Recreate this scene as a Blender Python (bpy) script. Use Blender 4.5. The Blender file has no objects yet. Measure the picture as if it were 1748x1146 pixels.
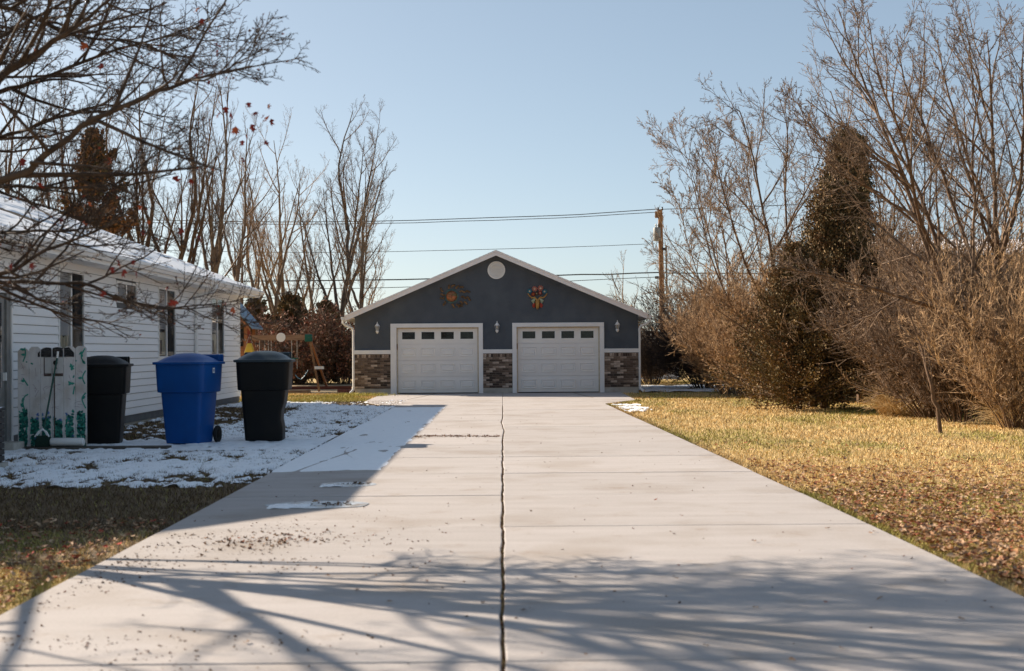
import bpy, math, random
import numpy as np
from mathutils import Vector, Matrix

random.seed(11)
rng = np.random.default_rng(11)
S = bpy.context.scene
COL = S.collection
R = math.radians

# ------------------------------------------------------------------ camera
F = 2428.0                       # focal length in pixels of the 1748 px wide photograph (50 mm)
CAMLOC = Vector((0, 0, 1.4))
cd = bpy.data.cameras.new('camera'); cam = bpy.data.objects.new('camera', cd); COL.objects.link(cam)
cd.sensor_width = 36; cd.lens = 50; cd.clip_end = 3000; cd.clip_start = 0.1
yaw, pitch, roll = math.atan(16 / F), math.atan(25 / F), R(0.4)
MR = Matrix.Rotation(-yaw, 3, 'Z') @ Matrix.Rotation(R(90) + pitch, 3, 'X') @ Matrix.Rotation(-roll, 3, 'Z')
cam.matrix_world = Matrix.Translation(CAMLOC) @ MR.to_4x4()
cd.dof.use_dof = True; cd.dof.focus_distance = 43; cd.dof.aperture_fstop = 3.2
S.camera = cam

# ------------------------------------------------------------------ light
A_, B_ = 1.71, 1.2               # ground shadow of a 1 m post falls at (+A, -B)
SUN_EL = math.atan(1 / math.hypot(A_, B_))
SUN_AZ = math.atan2(-A_, B_)      # clockwise from +Y
w = bpy.data.worlds.new('World'); S.world = w; w.use_nodes = True
nt = w.node_tree; nt.nodes.clear()
sky = nt.nodes.new('ShaderNodeTexSky'); sky.sky_type = 'NISHITA'; sky.sun_disc = False
sky.sun_elevation = SUN_EL; sky.sun_rotation = SUN_AZ
sky.altitude = 1300; sky.air_density = 0.7; sky.dust_density = 2.5; sky.ozone_density = 1.0
bg = nt.nodes.new('ShaderNodeBackground'); bg.inputs[1].default_value = 0.124
wo = nt.nodes.new('ShaderNodeOutputWorld')
gm = nt.nodes.new('ShaderNodeGamma'); gm.inputs[1].default_value = 0.65
tn = nt.nodes.new('ShaderNodeMix'); tn.data_type = 'RGBA'; tn.blend_type = 'MULTIPLY'; tn.inputs[0].default_value = 1; tn.inputs[7].default_value = (0.95, 0.985, 0.95, 1)
nt.links.new(sky.outputs[0], gm.inputs[0]); nt.links.new(gm.outputs[0], tn.inputs[6]); nt.links.new(tn.outputs[2], bg.inputs[0]); nt.links.new(bg.outputs[0], wo.inputs[0])
sd = bpy.data.lights.new('sun', 'SUN'); sun = bpy.data.objects.new('sun', sd); COL.objects.link(sun)
sd.energy = 5.0; sd.angle = R(0.47); sd.color = (1.0, 0.86, 0.70)
sun.location = (-30, 30, 30)
sun.rotation_euler = Vector((A_, -B_, -1)).to_track_quat('-Z', 'Y').to_euler()
vs = S.view_settings
vs.view_transform = 'Standard'; vs.look = 'None'; vs.exposure = 1.1; vs.gamma = 1; vs.use_curve_mapping = False
S.render.engine = 'CYCLES'
S.cycles.use_denoising = True
S.cycles.max_bounces = 6; S.cycles.transparent_max_bounces = 8
S.cycles.caustics_reflective = False; S.cycles.caustics_refractive = False

# ------------------------------------------------------------------ helpers
def ray(px, py):
    return MR @ Vector(((px - 874) / F, -(py - 573) / F, -1))
def at(px, py, Y):               # the place at distance Y down the drive that the photo shows at px, py
    d = ray(px, py); t = (Y - CAMLOC.y) / d.y
    return CAMLOC + d * t
def gp(px, py, z=0.0):
    d = ray(px, py); t = (z - CAMLOC.z) / d.z
    return CAMLOC + d * t

def vnoise(x, y, seed=0):
    x = np.asarray(x, float); y = np.asarray(y, float)
    xi = np.floor(x).astype(np.int64); yi = np.floor(y).astype(np.int64)
    fx = x - xi; fy = y - yi; fx = fx * fx * (3 - 2 * fx); fy = fy * fy * (3 - 2 * fy)
    def h(a, b):
        n = (a * 374761393 + b * 668265263 + seed * 974634777) & 0xffffffff
        n = ((n ^ (n >> 13)) * 1274126177) & 0xffffffff
        n = n ^ (n >> 16)
        return (n & 0xffff) / 65535.0
    return (h(xi, yi) * (1 - fx) + h(xi + 1, yi) * fx) * (1 - fy) + (h(xi, yi + 1) * (1 - fx) + h(xi + 1, yi + 1) * fx) * fy
def fbm(x, y, seed=0, o=4):
    s = 0; a = 0.5; t = 0
    for i in range(o):
        s = s + a * vnoise(np.asarray(x) * 2 ** i, np.asarray(y) * 2 ** i, seed + i); t += a; a *= 0.5
    return s / t

# ---- materials
def nodes(name):
    m = bpy.data.materials.new(name); m.use_nodes = True
    t = m.node_tree; b = t.nodes['Principled BSDF']
    return m, t, b
def pm(name, c1, c2=None, scale=4.0, rough=0.7, bump=0.0, bscale=None, stretch=(1, 1, 1), rand=0.0,
       c3=None, metal=0.0, spec=0.4, detail=6, contrast=(0.35, 0.65), s3=0.6, col=None, dirt=None, st3=None, grain=0):
    m, t, b = nodes(name); N = t.nodes.new; Lk = t.links.new
    tc = N('ShaderNodeTexCoord'); mp = N('ShaderNodeMapping'); Lk(tc.outputs['Object'], mp.inputs[0])
    mp.inputs['Scale'].default_value = stretch
    no = N('ShaderNodeTexNoise'); no.inputs['Scale'].default_value = scale; no.inputs['Detail'].default_value = detail
    Lk(mp.outputs[0], no.inputs['Vector'])
    rp = N('ShaderNodeMapRange'); rp.inputs[1].default_value = contrast[0]; rp.inputs[2].default_value = contrast[1]
    Lk(no.outputs[0], rp.inputs[0])
    mx = N('ShaderNodeMix'); mx.data_type = 'RGBA'
    mx.inputs[6].default_value = (*c1, 1); mx.inputs[7].default_value = (*(c2 or c1), 1)
    Lk(rp.outputs[0], mx.inputs[0]); out = mx.outputs[2]
    if c3:
        n3 = N('ShaderNodeTexNoise'); n3.inputs['Scale'].default_value = s3; n3.inputs['Detail'].default_value = 5
        if st3:
            mp3 = N('ShaderNodeMapping'); mp3.inputs['Scale'].default_value = st3; Lk(tc.outputs['Object'], mp3.inputs[0]); Lk(mp3.outputs[0], n3.inputs['Vector'])
        else: Lk(tc.outputs['Object'], n3.inputs['Vector'])
        r3 = N('ShaderNodeMapRange'); r3.inputs[1].default_value = 0.5; r3.inputs[2].default_value = 0.68
        Lk(n3.outputs[0], r3.inputs[0])
        m3 = N('ShaderNodeMix'); m3.data_type = 'RGBA'; Lk(r3.outputs[0], m3.inputs[0]); Lk(out, m3.inputs[6])
        m3.inputs[7].default_value = (*c3, 1); out = m3.outputs[2]
    if grain:
        ng = N('ShaderNodeTexNoise'); ng.inputs['Scale'].default_value = 45; ng.inputs['Detail'].default_value = 8; ng.inputs['Roughness'].default_value = 0.8
        Lk(tc.outputs['Object'], ng.inputs['Vector'])
        rg = N('ShaderNodeMapRange'); rg.inputs[1].default_value = 0.3; rg.inputs[2].default_value = 0.7; rg.inputs[3].default_value = 1 - grain; rg.inputs[4].default_value = 1 + grain
        Lk(ng.outputs[0], rg.inputs[0]); hg = N('ShaderNodeHueSaturation'); Lk(rg.outputs[0], hg.inputs['Value']); Lk(out, hg.inputs['Color']); out = hg.outputs[0]
        nd = N('ShaderNodeTexNoise'); nd.inputs['Scale'].default_value = 2.2; nd.inputs['Detail'].default_value = 9; nd.inputs['Roughness'].default_value = 0.7
        Lk(tc.outputs['Object'], nd.inputs['Vector'])
        rd = N('ShaderNodeMapRange'); rd.inputs[1].default_value = 0.56; rd.inputs[2].default_value = 0.75
        Lk(nd.outputs[0], rd.inputs[0]); md = N('ShaderNodeMix'); md.data_type = 'RGBA'; md.blend_type = 'MULTIPLY'
        Lk(rd.outputs[0], md.inputs[0]); Lk(out, md.inputs[6]); md.inputs[7].default_value = (0.80, 0.72, 0.63, 1); out = md.outputs[2]
    if col:
        at_ = N('ShaderNodeAttribute'); at_.attribute_name = col
        m4 = N('ShaderNodeMix'); m4.data_type = 'RGBA'; m4.blend_type = 'MULTIPLY'; m4.inputs[0].default_value = 1
        Lk(out, m4.inputs[6]); Lk(at_.outputs['Color'], m4.inputs[7]); out = m4.outputs[2]
    if rand:
        oi = N('ShaderNodeObjectInfo'); hr = N('ShaderNodeMapRange')
        hr.inputs[3].default_value = 1 - rand; hr.inputs[4].default_value = 1 + rand
        Lk(oi.outputs['Random'], hr.inputs[0])
        hs = N('ShaderNodeHueSaturation'); Lk(hr.outputs[0], hs.inputs['Value']); Lk(out, hs.inputs['Color']); out = hs.outputs[0]
    Lk(out, b.inputs['Base Color'])
    b.inputs['Roughness'].default_value = rough; b.inputs['Metallic'].default_value = metal
    b.inputs['Specular IOR Level'].default_value = spec
    if bump:
        bn = N('ShaderNodeTexNoise'); bn.inputs['Scale'].default_value = bscale or scale * 4; bn.inputs['Detail'].default_value = 8
        Lk(mp.outputs[0], bn.inputs['Vector'])
        bb = N('ShaderNodeBump'); bb.inputs['Strength'].default_value = bump; bb.inputs['Distance'].default_value = 0.02
        Lk(bn.outputs[0], bb.inputs['Height']); Lk(bb.outputs[0], b.inputs['Normal'])
    return m

M = {}
M['concrete'] = pm('concrete', (0.385, 0.352, 0.333), (0.465, 0.43, 0.412), 1.6, 0.85, 0.3, 60, (0.5, 3.0, 1), 0.05, c3=(0.355, 0.312, 0.28), s3=0.8, contrast=(0.2, 0.8), grain=0.10)
M['old_concrete'] = pm('old_concrete', (0.36, 0.33, 0.29), (0.48, 0.45, 0.40), 5, 0.9, 0.3, 40)
M['soil'] = pm('soil', (0.10, 0.065, 0.035), (0.17, 0.115, 0.055), 3, 1, 0.6, 25)
M['lawn'] = pm('lawn', (0.42, 0.28, 0.10), (0.56, 0.40, 0.17), 6, 1, 0.4, 40, c3=(0.32, 0.26, 0.09), s3=0.4)
M['sand'] = pm('sand', (0.42, 0.30, 0.17), (0.50, 0.38, 0.23), 3, 1, 0.4, 30)
M['snow'] = pm('snow', (0.88, 0.90, 0.92), (0.94, 0.955, 0.97), 8, 0.6, 0.5, 30)
M['stucco'] = pm('stucco', (0.072, 0.084, 0.102), (0.090, 0.104, 0.124), 1.6, 0.85, 0.8, 60, (1, 1, 0.8), c3=(0.10, 0.116, 0.135), s3=1.1)
M['white'] = pm('white_paint', (0.80, 0.79, 0.77), (0.85, 0.84, 0.82), 2, 0.5, 0.05, 30)
M['trim'] = pm('trim_paint', (0.76, 0.76, 0.76), (0.82, 0.81, 0.80), 3, 0.6, 0.1, 30)
M['fascia'] = pm('fascia_paint', (0.80, 0.74, 0.71), (0.85, 0.80, 0.77), 3, 0.6, 0.1, 30)
M['door'] = pm('door_paint', (0.80, 0.775, 0.75), (0.85, 0.83, 0.80), 1.5, 0.5, 0.06, 50)
M['siding'] = pm('vinyl_siding', (0.79, 0.79, 0.79), (0.84, 0.84, 0.84), 1.2, 0.45, 0.12, 20, (1, 0.4, 6), 0.03)
M['mortar'] = pm('mortar', (0.16, 0.135, 0.11), (0.24, 0.20, 0.165), 12, 0.95, 0.5, 60)
M['shingle'] = pm('shingle', (0.05, 0.04, 0.033), (0.11, 0.088, 0.07), 14, 0.95, 0.6, 80)
M['glass'] = None
M['dark_inside'] = pm('dark_inside', (0.012, 0.012, 0.012), None, rough=0.9)
M['blind'] = pm('window_blind', (0.42, 0.43, 0.44), (0.5, 0.5, 0.5), 2, 0.8)
M['curtain'] = pm('curtain', (0.50, 0.44, 0.30), (0.62, 0.58, 0.45), 5, 0.9, 0.3, 20, (4, 4, 1))
M['grey_metal'] = pm('grey_metal', (0.20, 0.20, 0.19), (0.27, 0.27, 0.26), 5, 0.5, 0.1, metal=0.3)
M['dark_metal'] = pm('dark_metal', (0.025, 0.025, 0.026), (0.05, 0.045, 0.045), 9, 0.5)
M['unit_metal'] = pm('unit_metal', (0.030, 0.028, 0.027), (0.05, 0.047, 0.045), 6, 0.6)
M['blue_plastic'] = pm('blue_plastic', (0.003, 0.060, 0.24), (0.004, 0.075, 0.29), 2, 0.42, 0.12, 90, c3=(0.006, 0.06, 0.22), s3=2.5, spec=0.2)
M['black_plastic'] = pm('black_plastic', (0.005, 0.0055, 0.006), (0.008, 0.0085, 0.009), 2, 0.5, 0.15, 90, c3=(0.010, 0.009, 0.008), s3=2.5, spec=0.16)
M['lid_plastic'] = pm('dark_lid_plastic', (0.016, 0.030, 0.040), (0.022, 0.038, 0.05), 2, 0.4, 0.12, 90, spec=0.25)
M['rubber'] = pm('rubber', (0.012, 0.012, 0.012), (0.02, 0.02, 0.02), 8, 0.8)
M['sticker'] = pm('sticker', (0.6, 0.65, 0.68), (0.7, 0.72, 0.74), 20, 0.5)
M['board'] = pm('painted_board', (0.60, 0.57, 0.55), (0.70, 0.67, 0.645), 3, 0.8, 0.3, 30, (4, 4, 0.6), 0.06, c3=(0.50, 0.44, 0.39), s3=3)
M['plank'] = pm('wet_plank', (0.045, 0.038, 0.03), (0.09, 0.075, 0.06), 5, 0.8, 0.4, 30, (0.6, 4, 4))
M['paint_green'] = pm('paint_green', (0.02, 0.20, 0.15), (0.06, 0.32, 0.24), 9, 0.8)
M['paint_dark_green'] = pm('paint_dark_green', (0.01, 0.08, 0.075), (0.02, 0.14, 0.11), 9, 0.8)
M['paint_blue'] = pm('paint_blue', (0.05, 0.12, 0.33), (0.12, 0.2, 0.45), 9, 0.8)
M['paint_black'] = pm('paint_black', (0.012, 0.011, 0.012), (0.03, 0.028, 0.028), 30, 0.8)
M['paint_white'] = pm('paint_white', (0.5, 0.48, 0.46), (0.58, 0.56, 0.53), 9, 0.8)
M['paint_brown'] = pm('paint_brown', (0.07, 0.045, 0.035), (0.12, 0.08, 0.06), 9, 0.8)
M['paint_mauve'] = pm('paint_mauve', (0.24, 0.15, 0.19), (0.3, 0.2, 0.24), 9, 0.8)
M['broom_green'] = pm('broom_green', (0.01, 0.06, 0.045), (0.015, 0.08, 0.06), 9, 0.4)
M['bristle'] = pm('bristle', (0.012, 0.03, 0.024), (0.02, 0.05, 0.035), 40, 0.9, 0.5)
M['cedar'] = pm('cedar', (0.34, 0.13, 0.05), (0.46, 0.20, 0.085), 5, 0.7, 0.3, 30, (1, 1, 4))
M['red_wood'] = pm('red_wood', (0.22, 0.035, 0.02), (0.3, 0.06, 0.03), 5, 0.7)
M['timber'] = pm('timber', (0.16, 0.045, 0.03), (0.24, 0.08, 0.05), 5, 0.8, 0.4, 30, (0.5, 4, 4))
M['beam'] = pm('weathered_beam', (0.24, 0.14, 0.085), (0.34, 0.21, 0.13), 5, 0.8, 0.4, 30, (0.5, 4, 4))
M['blue_roof'] = pm('blue_roof', (0.16, 0.27, 0.37), (0.24, 0.36, 0.46), 3, 0.5)
M['yellow'] = pm('yellow_plastic', (0.62, 0.40, 0.03), (0.7, 0.48, 0.05), 3, 0.5)
M['green_plastic'] = pm('green_plastic', (0.0, 0.09, 0.06), (0.01, 0.12, 0.08), 3, 0.5)
M['chain'] = pm('chain', (0.5, 0.48, 0.45), (0.6, 0.58, 0.55), 3, 0.5)
M['hose'] = pm('hose', (0.14, 0.3, 0.4), (0.2, 0.36, 0.46), 3, 0.5)
M['pole'] = pm('pole_wood', (0.20, 0.10, 0.045), (0.32, 0.17, 0.08), 6, 0.9, 0.4, 30, (4, 4, 0.3), c3=(0.12, 0.07, 0.04), s3=1.5)
M['wire'] = pm('wire', (0.06, 0.075, 0.08), (0.09, 0.1, 0.11), 3, 0.6)
M['corrugated'] = pm('cream_sheet', (0.52, 0.44, 0.36), (0.60, 0.52, 0.43), 0.6, 0.7, 0.1)
M['copper'] = pm('copper', (0.40, 0.14, 0.07), (0.20, 0.09, 0.04), 14, 0.4, 0.3, 40, metal=0.5, c3=(0.12, 0.14, 0.05), s3=9)
M['verdigris'] = pm('verdigris', (0.04, 0.09, 0.09), (0.08, 0.14, 0.13), 14, 0.7, 0.3, 40)
M['bronze'] = pm('bronze', (0.26, 0.15, 0.07), (0.10, 0.06, 0.03), 18, 0.45, 0.3, 40, metal=0.4, rand=0.35)
M['ochre'] = pm('ochre_enamel', (0.48, 0.26, 0.07), (0.36, 0.17, 0.04), 10, 0.4)
M['pink'] = pm('pink_enamel', (0.50, 0.22, 0.17), (0.42, 0.13, 0.1), 20, 0.5)
M['teal'] = pm('teal_enamel', (0.03, 0.16, 0.24), (0.05, 0.22, 0.28), 12, 0.4)
M['cream'] = pm('cream_enamel', (0.62, 0.52, 0.38), (0.52, 0.42, 0.3), 12, 0.4)
M['red'] = pm('red_enamel', (0.42, 0.05, 0.03), (0.34, 0.04, 0.02), 12, 0.4)
M['sage'] = pm('sage_enamel', (0.30, 0.38, 0.26), (0.42, 0.46, 0.34), 14, 0.4)
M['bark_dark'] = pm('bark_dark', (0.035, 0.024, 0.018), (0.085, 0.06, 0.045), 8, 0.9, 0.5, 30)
M['bark_brown'] = pm('bark_brown', (0.085, 0.048, 0.026), (0.15, 0.09, 0.05), 6, 0.9, 0.5, 30)
M['bark_tan'] = pm('bark_tan', (0.15, 0.11, 0.075), (0.24, 0.18, 0.13), 6, 0.9, 0.5, 30)
M['bark_grey'] = pm('bark_grey', (0.075, 0.058, 0.045), (0.15, 0.12, 0.095), 6, 0.9, 0.5, 30)
M['twig_tan'] = pm('twig_tan', (0.11, 0.065, 0.035), (0.50, 0.33, 0.18), 9, 0.85, rand=0.12, contrast=(0.38, 0.62))
M['twig_brown'] = pm('twig_brown', (0.07, 0.045, 0.03), (0.27, 0.18, 0.115), 9, 0.85, contrast=(0.38, 0.62))
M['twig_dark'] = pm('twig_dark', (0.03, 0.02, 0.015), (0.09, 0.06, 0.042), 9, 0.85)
M['foliage'] = pm('foliage_col', (1, 1, 1), None, 5, 0.8, col='Col', spec=0.2)
M['hill'] = pm('hill_ground', (0.12, 0.12, 0.11), (0.20, 0.18, 0.15), 0.02, 1)
def glass_mat(name, tint, mixf):
    m, t, b = nodes(name); N = t.nodes.new
    t.nodes.remove(b); o = t.nodes['Material Output']
    tr = N('ShaderNodeBsdfTransparent'); tr.inputs[0].default_value = (*tint, 1)
    gl = N('ShaderNodeBsdfGlossy'); gl.inputs['Roughness'].default_value = 0.03
    fr = N('ShaderNodeFresnel'); fr.inputs[0].default_value = 1.33
    ad = N('ShaderNodeMath'); ad.operation = 'ADD'; ad.inputs[1].default_value = mixf; ad.use_clamp = True
    mx = N('ShaderNodeMixShader')
    t.links.new(fr.outputs[0], ad.inputs[0]); t.links.new(ad.outputs[0], mx.inputs[0])
    t.links.new(tr.outputs[0], mx.inputs[1]); t.links.new(gl.outputs[0], mx.inputs[2]); t.links.new(mx.outputs[0], o.inputs[0])
    return m
M['glass'] = glass_mat('window_glass', (0.93, 0.94, 0.95), 0.0)
M['ice'] = pm('ice', (0.45, 0.50, 0.54), (0.62, 0.66, 0.70), 7, 0.25, 0.3, 20, (1, 2, 1), c3=(0.30, 0.25, 0.2), s3=4)
def brick_mat():
    m, t, b = nodes('brick_clay'); N = t.nodes.new; Lk = t.links.new
    oi = N('ShaderNodeObjectInfo'); rp = N('ShaderNodeValToRGB'); e = rp.color_ramp
    e.interpolation = 'LINEAR'
    cs = [(0, (0.05, 0.037, 0.030)), (0.2, (0.09, 0.064, 0.049)), (0.45, (0.15, 0.105, 0.08)), (0.65, (0.22, 0.16, 0.12)), (0.82, (0.38, 0.29, 0.23)), (1, (0.52, 0.43, 0.36))]
    while len(e.elements) < len(cs): e.elements.new(0.5)
    for el, (p, c) in zip(e.elements, cs): el.position = p; el.color = (*c, 1)
    tc = N('ShaderNodeTexCoord'); no = N('ShaderNodeTexNoise'); no.inputs['Scale'].default_value = 22; no.inputs['Detail'].default_value = 6
    Lk(tc.outputs['Object'], no.inputs['Vector'])
    mr = N('ShaderNodeMapRange'); mr.inputs[1].default_value = 0.3; mr.inputs[2].default_value = 0.7; mr.inputs[3].default_value = 0.65; mr.inputs[4].default_value = 1.35
    Lk(no.outputs[0], mr.inputs[0]); hs = N('ShaderNodeHueSaturation')
    Lk(oi.outputs['Random'], rp.inputs[0]); Lk(rp.outputs[0], hs.inputs['Color']); Lk(mr.outputs[0], hs.inputs['Value'])
    Lk(hs.outputs[0], b.inputs['Base Color']); b.inputs['Roughness'].default_value = 0.9
    bb = N('ShaderNodeBump'); bb.inputs['Strength'].default_value = 0.5; bb.inputs['Distance'].default_value = 0.01
    Lk(no.outputs[0], bb.inputs['Height']); Lk(bb.outputs[0], b.inputs['Normal'])
    return m
M['brick'] = brick_mat()

# ---- mesh building
def mesh_np(name, V, Fs, smooth=False, col=None):
    me = bpy.data.meshes.new(name)
    V = np.ascontiguousarray(V, dtype=np.float32); me.vertices.add(len(V)); me.vertices.foreach_set('co', V.ravel())
    Fs = [np.asarray(f, dtype=np.int32) for f in Fs if len(f)]
    tot = sum(f.size for f in Fs); nf = sum(len(f) for f in Fs)
    me.loops.add(tot); me.loops.foreach_set('vertex_index', np.concatenate([f.ravel() for f in Fs]))
    ls = []; k = 0
    for f in Fs:
        ls.append(k + np.arange(len(f)) * f.shape[1]); k += f.size
    me.polygons.add(nf); me.polygons.foreach_set('loop_start', np.concatenate(ls).astype(np.int32))
    if smooth: me.polygons.foreach_set('use_smooth', np.ones(nf, bool))
    me.update(calc_edges=True)
    if col is not None:
        a = me.attributes.new('Col', 'FLOAT_COLOR', 'FACE')
        a.data.foreach_set('color', np.hstack([col, np.ones((len(col), 1))]).astype(np.float32).ravel())
    return me
WO = {}                          # world place of every object's origin
def tag(o, label=None, cat=None, group=None, kind=None):
    if label: o['label'] = label
    if cat: o['category'] = cat
    if group: o['group'] = group
    if kind: o['kind'] = kind
    return o
def thing(name, loc, label, cat, group=None):
    o = bpy.data.objects.new(name, None); COL.objects.link(o); o.location = loc; o.empty_display_size = 0.2
    WO[o] = Vector(loc); return tag(o, label, cat, group)
def link(name, me, mat, parent=None, loc=None, kind=None):
    """me holds world coordinates unless loc says where its own origin stands"""
    if mat is not None and not me.materials: me.materials.append(mat)
    o = bpy.data.objects.new(name, me); COL.objects.link(o)
    pw = WO[parent] if parent is not None else Vector((0, 0, 0))
    if loc is None:
        if parent is not None:
            me.transform(Matrix.Translation(-pw))
        WO[o] = pw.copy()
    else:
        o.location = Vector(loc) - pw; WO[o] = Vector(loc)
    if parent is not None: o.parent = parent
    if kind: o['kind'] = kind
    return o

class MB:
    def __init__(s): s.v = []; s.f = []
    def add(s, V, Fc):
        k = len(s.v); s.v += [tuple(p) for p in V]; s.f += [tuple(i + k for i in f) for f in Fc]; return s
    def box(s, x0, x1, y0, y1, z0, z1, mtx=None):
        V = [Vector(p) for p in ((x0, y0, z0), (x1, y0, z0), (x1, y1, z0), (x0, y1, z0), (x0, y0, z1), (x1, y0, z1), (x1, y1, z1), (x0, y1, z1))]
        if mtx is not None: V = [mtx @ p for p in V]
        return s.add(V, ((0, 3, 2, 1), (4, 5, 6, 7), (0, 1, 5, 4), (1, 2, 6, 5), (2, 3, 7, 6), (3, 0, 4, 7)))
    def prism(s, pts, a, b, axis='y'):
        n = len(pts); V = []
        for c in (a, b):
            for (u, v) in pts:
                V.append((u, c, v) if axis == 'y' else (c, u, v) if axis == 'x' else (u, v, c))
        Fc = [tuple(range(n))[::-1], tuple(range(n, 2 * n))] + [(i, (i + 1) % n, n + (i + 1) % n, n + i) for i in range(n)]
        return s.add(V, Fc)
    def tube(s, P, r, n=6, cap=True):
        P = [Vector(p) for p in P]; k = len(s.v); m = len(P)
        rr = r if isinstance(r, (list, tuple)) else [r] * m
        u = None
        for i, p in enumerate(P):
            t = (P[min(i + 1, m - 1)] - P[max(i - 1, 0)]).normalized()
            if u is None: u = t.orthogonal().normalized()
            u = (u - t * u.dot(t)).normalized(); v = t.cross(u)
            for j in range(n):
                a = 2 * math.pi * j / n; s.v.append(tuple(p + (u * math.cos(a) + v * math.sin(a)) * rr[i]))
        for i in range(m - 1):
            for j in range(n):
                s.f.append((k + i * n + j, k + i * n + (j + 1) % n, k + (i + 1) * n + (j + 1) % n, k + (i + 1) * n + j))
        if cap:
            s.f.append(tuple(k + j for j in range(n))[::-1]); s.f.append(tuple(k + (m - 1) * n + j for j in range(n)))
        return s
    def lathe(s, prof, c, n=16, axis='z'):
        k = len(s.v); c = Vector(c)
        for (r, h) in prof:
            for j in range(n):
                a = 2 * math.pi * j / n; x, y = r * math.cos(a), r * math.sin(a)
                s.v.append(tuple(c + (Vector((x, y, h)) if axis == 'z' else Vector((x, h, y)) if axis == 'y' else Vector((h, x, y)))))
        for i in range(len(prof) - 1):
            for j in range(n):
                s.f.append((k + i * n + j, k + i * n + (j + 1) % n, k + (i + 1) * n + (j + 1) % n, k + (i + 1) * n + j))
        s.f.append(tuple(k + j for j in range(n))[::-1]); s.f.append(tuple(k + (len(prof) - 1) * n + j for j in range(n)))
        return s
    def loft(s, secs, nc=4):
        """rounded rectangles: (z, half_w, half_d, radius, cx, cy)"""
        k = len(s.v); n = 4 * (nc + 1)
        for (z, hw, hd, r, cx, cy) in secs:
            for q, (sx, sy) in enumerate(((1, 1), (-1, 1), (-1, -1), (1, -1))):
                for j in range(nc + 1):
                    a = math.pi / 2 * (q + j / nc)
                    s.v.append((cx + sx * (hw - r) + r * math.cos(a), cy + sy * (hd - r) + r * math.sin(a), z))
        for i in range(len(secs) - 1):
            for j in range(n):
                s.f.append((k + i * n + j, k + i * n + (j + 1) % n, k + (i + 1) * n + (j + 1) % n, k + (i + 1) * n + j))
        s.f.append(tuple(k + j for j in range(n))[::-1]); s.f.append(tuple(k + (len(secs) - 1) * n + j for j in range(n)))
        return s
    def mesh(s, name, smooth=False):
        me = bpy.data.meshes.new(name); me.from_pydata(s.v, [], s.f); me.update()
        if smooth:
            me.polygons.foreach_set('use_smooth', np.ones(len(me.polygons), bool))
            try: me.set_sharp_from_angle(angle=R(40))
            except Exception: pass
        return me
    def build(s, name, mat, parent=None, kind=None, smooth=False, bevel=0, loc=None):
        o = link(name, s.mesh(name, smooth), mat, parent, loc, kind)
        if bevel:
            b = o.modifiers.new('bevel', 'BEVEL'); b.width = bevel; b.segments = 2; b.limit_method = 'ANGLE'
        return o
def copy_tree(o, parent=None):
    c = o.copy(); COL.objects.link(c); c.parent = parent
    WO[c] = WO[o].copy()
    for ch in [x for x in WO if x.parent == o]: copy_tree(ch, c)
    return c

# ---- branches, grown level by level with numpy
def tubes(levels, sides, endr=0.25):
    V = []; Q = []; k = 0
    for P, Rr in levels:
        N, n, _ = P.shape
        if N == 0: continue
        T = np.empty_like(P); T[:, 1:-1] = P[:, 2:] - P[:, :-2]; T[:, 0] = P[:, 1] - P[:, 0]; T[:, -1] = P[:, -1] - P[:, -2]
        T /= np.linalg.norm(T, axis=2, keepdims=True) + 1e-9
        ref = np.where(np.abs(T[:, :1, 2:3]) > 0.8, np.array([[[1., 0, 0]]]), np.array([[[0, 0, 1.]]]))
        ref = np.broadcast_to(ref, P.shape)
        U = ref - T * np.sum(ref * T, axis=2, keepdims=True); U /= np.linalg.norm(U, axis=2, keepdims=True) + 1e-9
        W = np.cross(T, U)
        a = np.arange(sides) * 2 * math.pi / sides
        ring = P[:, :, None, :] + Rr[:, :, None, None] * (U[:, :, None, :] * np.cos(a)[:, None] + W[:, :, None, :] * np.sin(a)[:, None])
        V.append(ring.reshape(-1, 3))
        b = (np.arange(N) * n * sides)[:, None, None] + (np.arange(n - 1) * sides)[None, :, None]
        j = np.arange(sides)[None, None, :]; j2 = (j + 1) % sides
        q = np.stack([b + j, b + j2, b + sides + j2, b + sides + j], axis=-1).reshape(-1, 4) + k
        Q.append(q); k += N * n * sides
    return np.concatenate(V), np.concatenate(Q)
def unit(v): return v / (np.linalg.norm(v, axis=-1, keepdims=True) + 1e-9)
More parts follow.
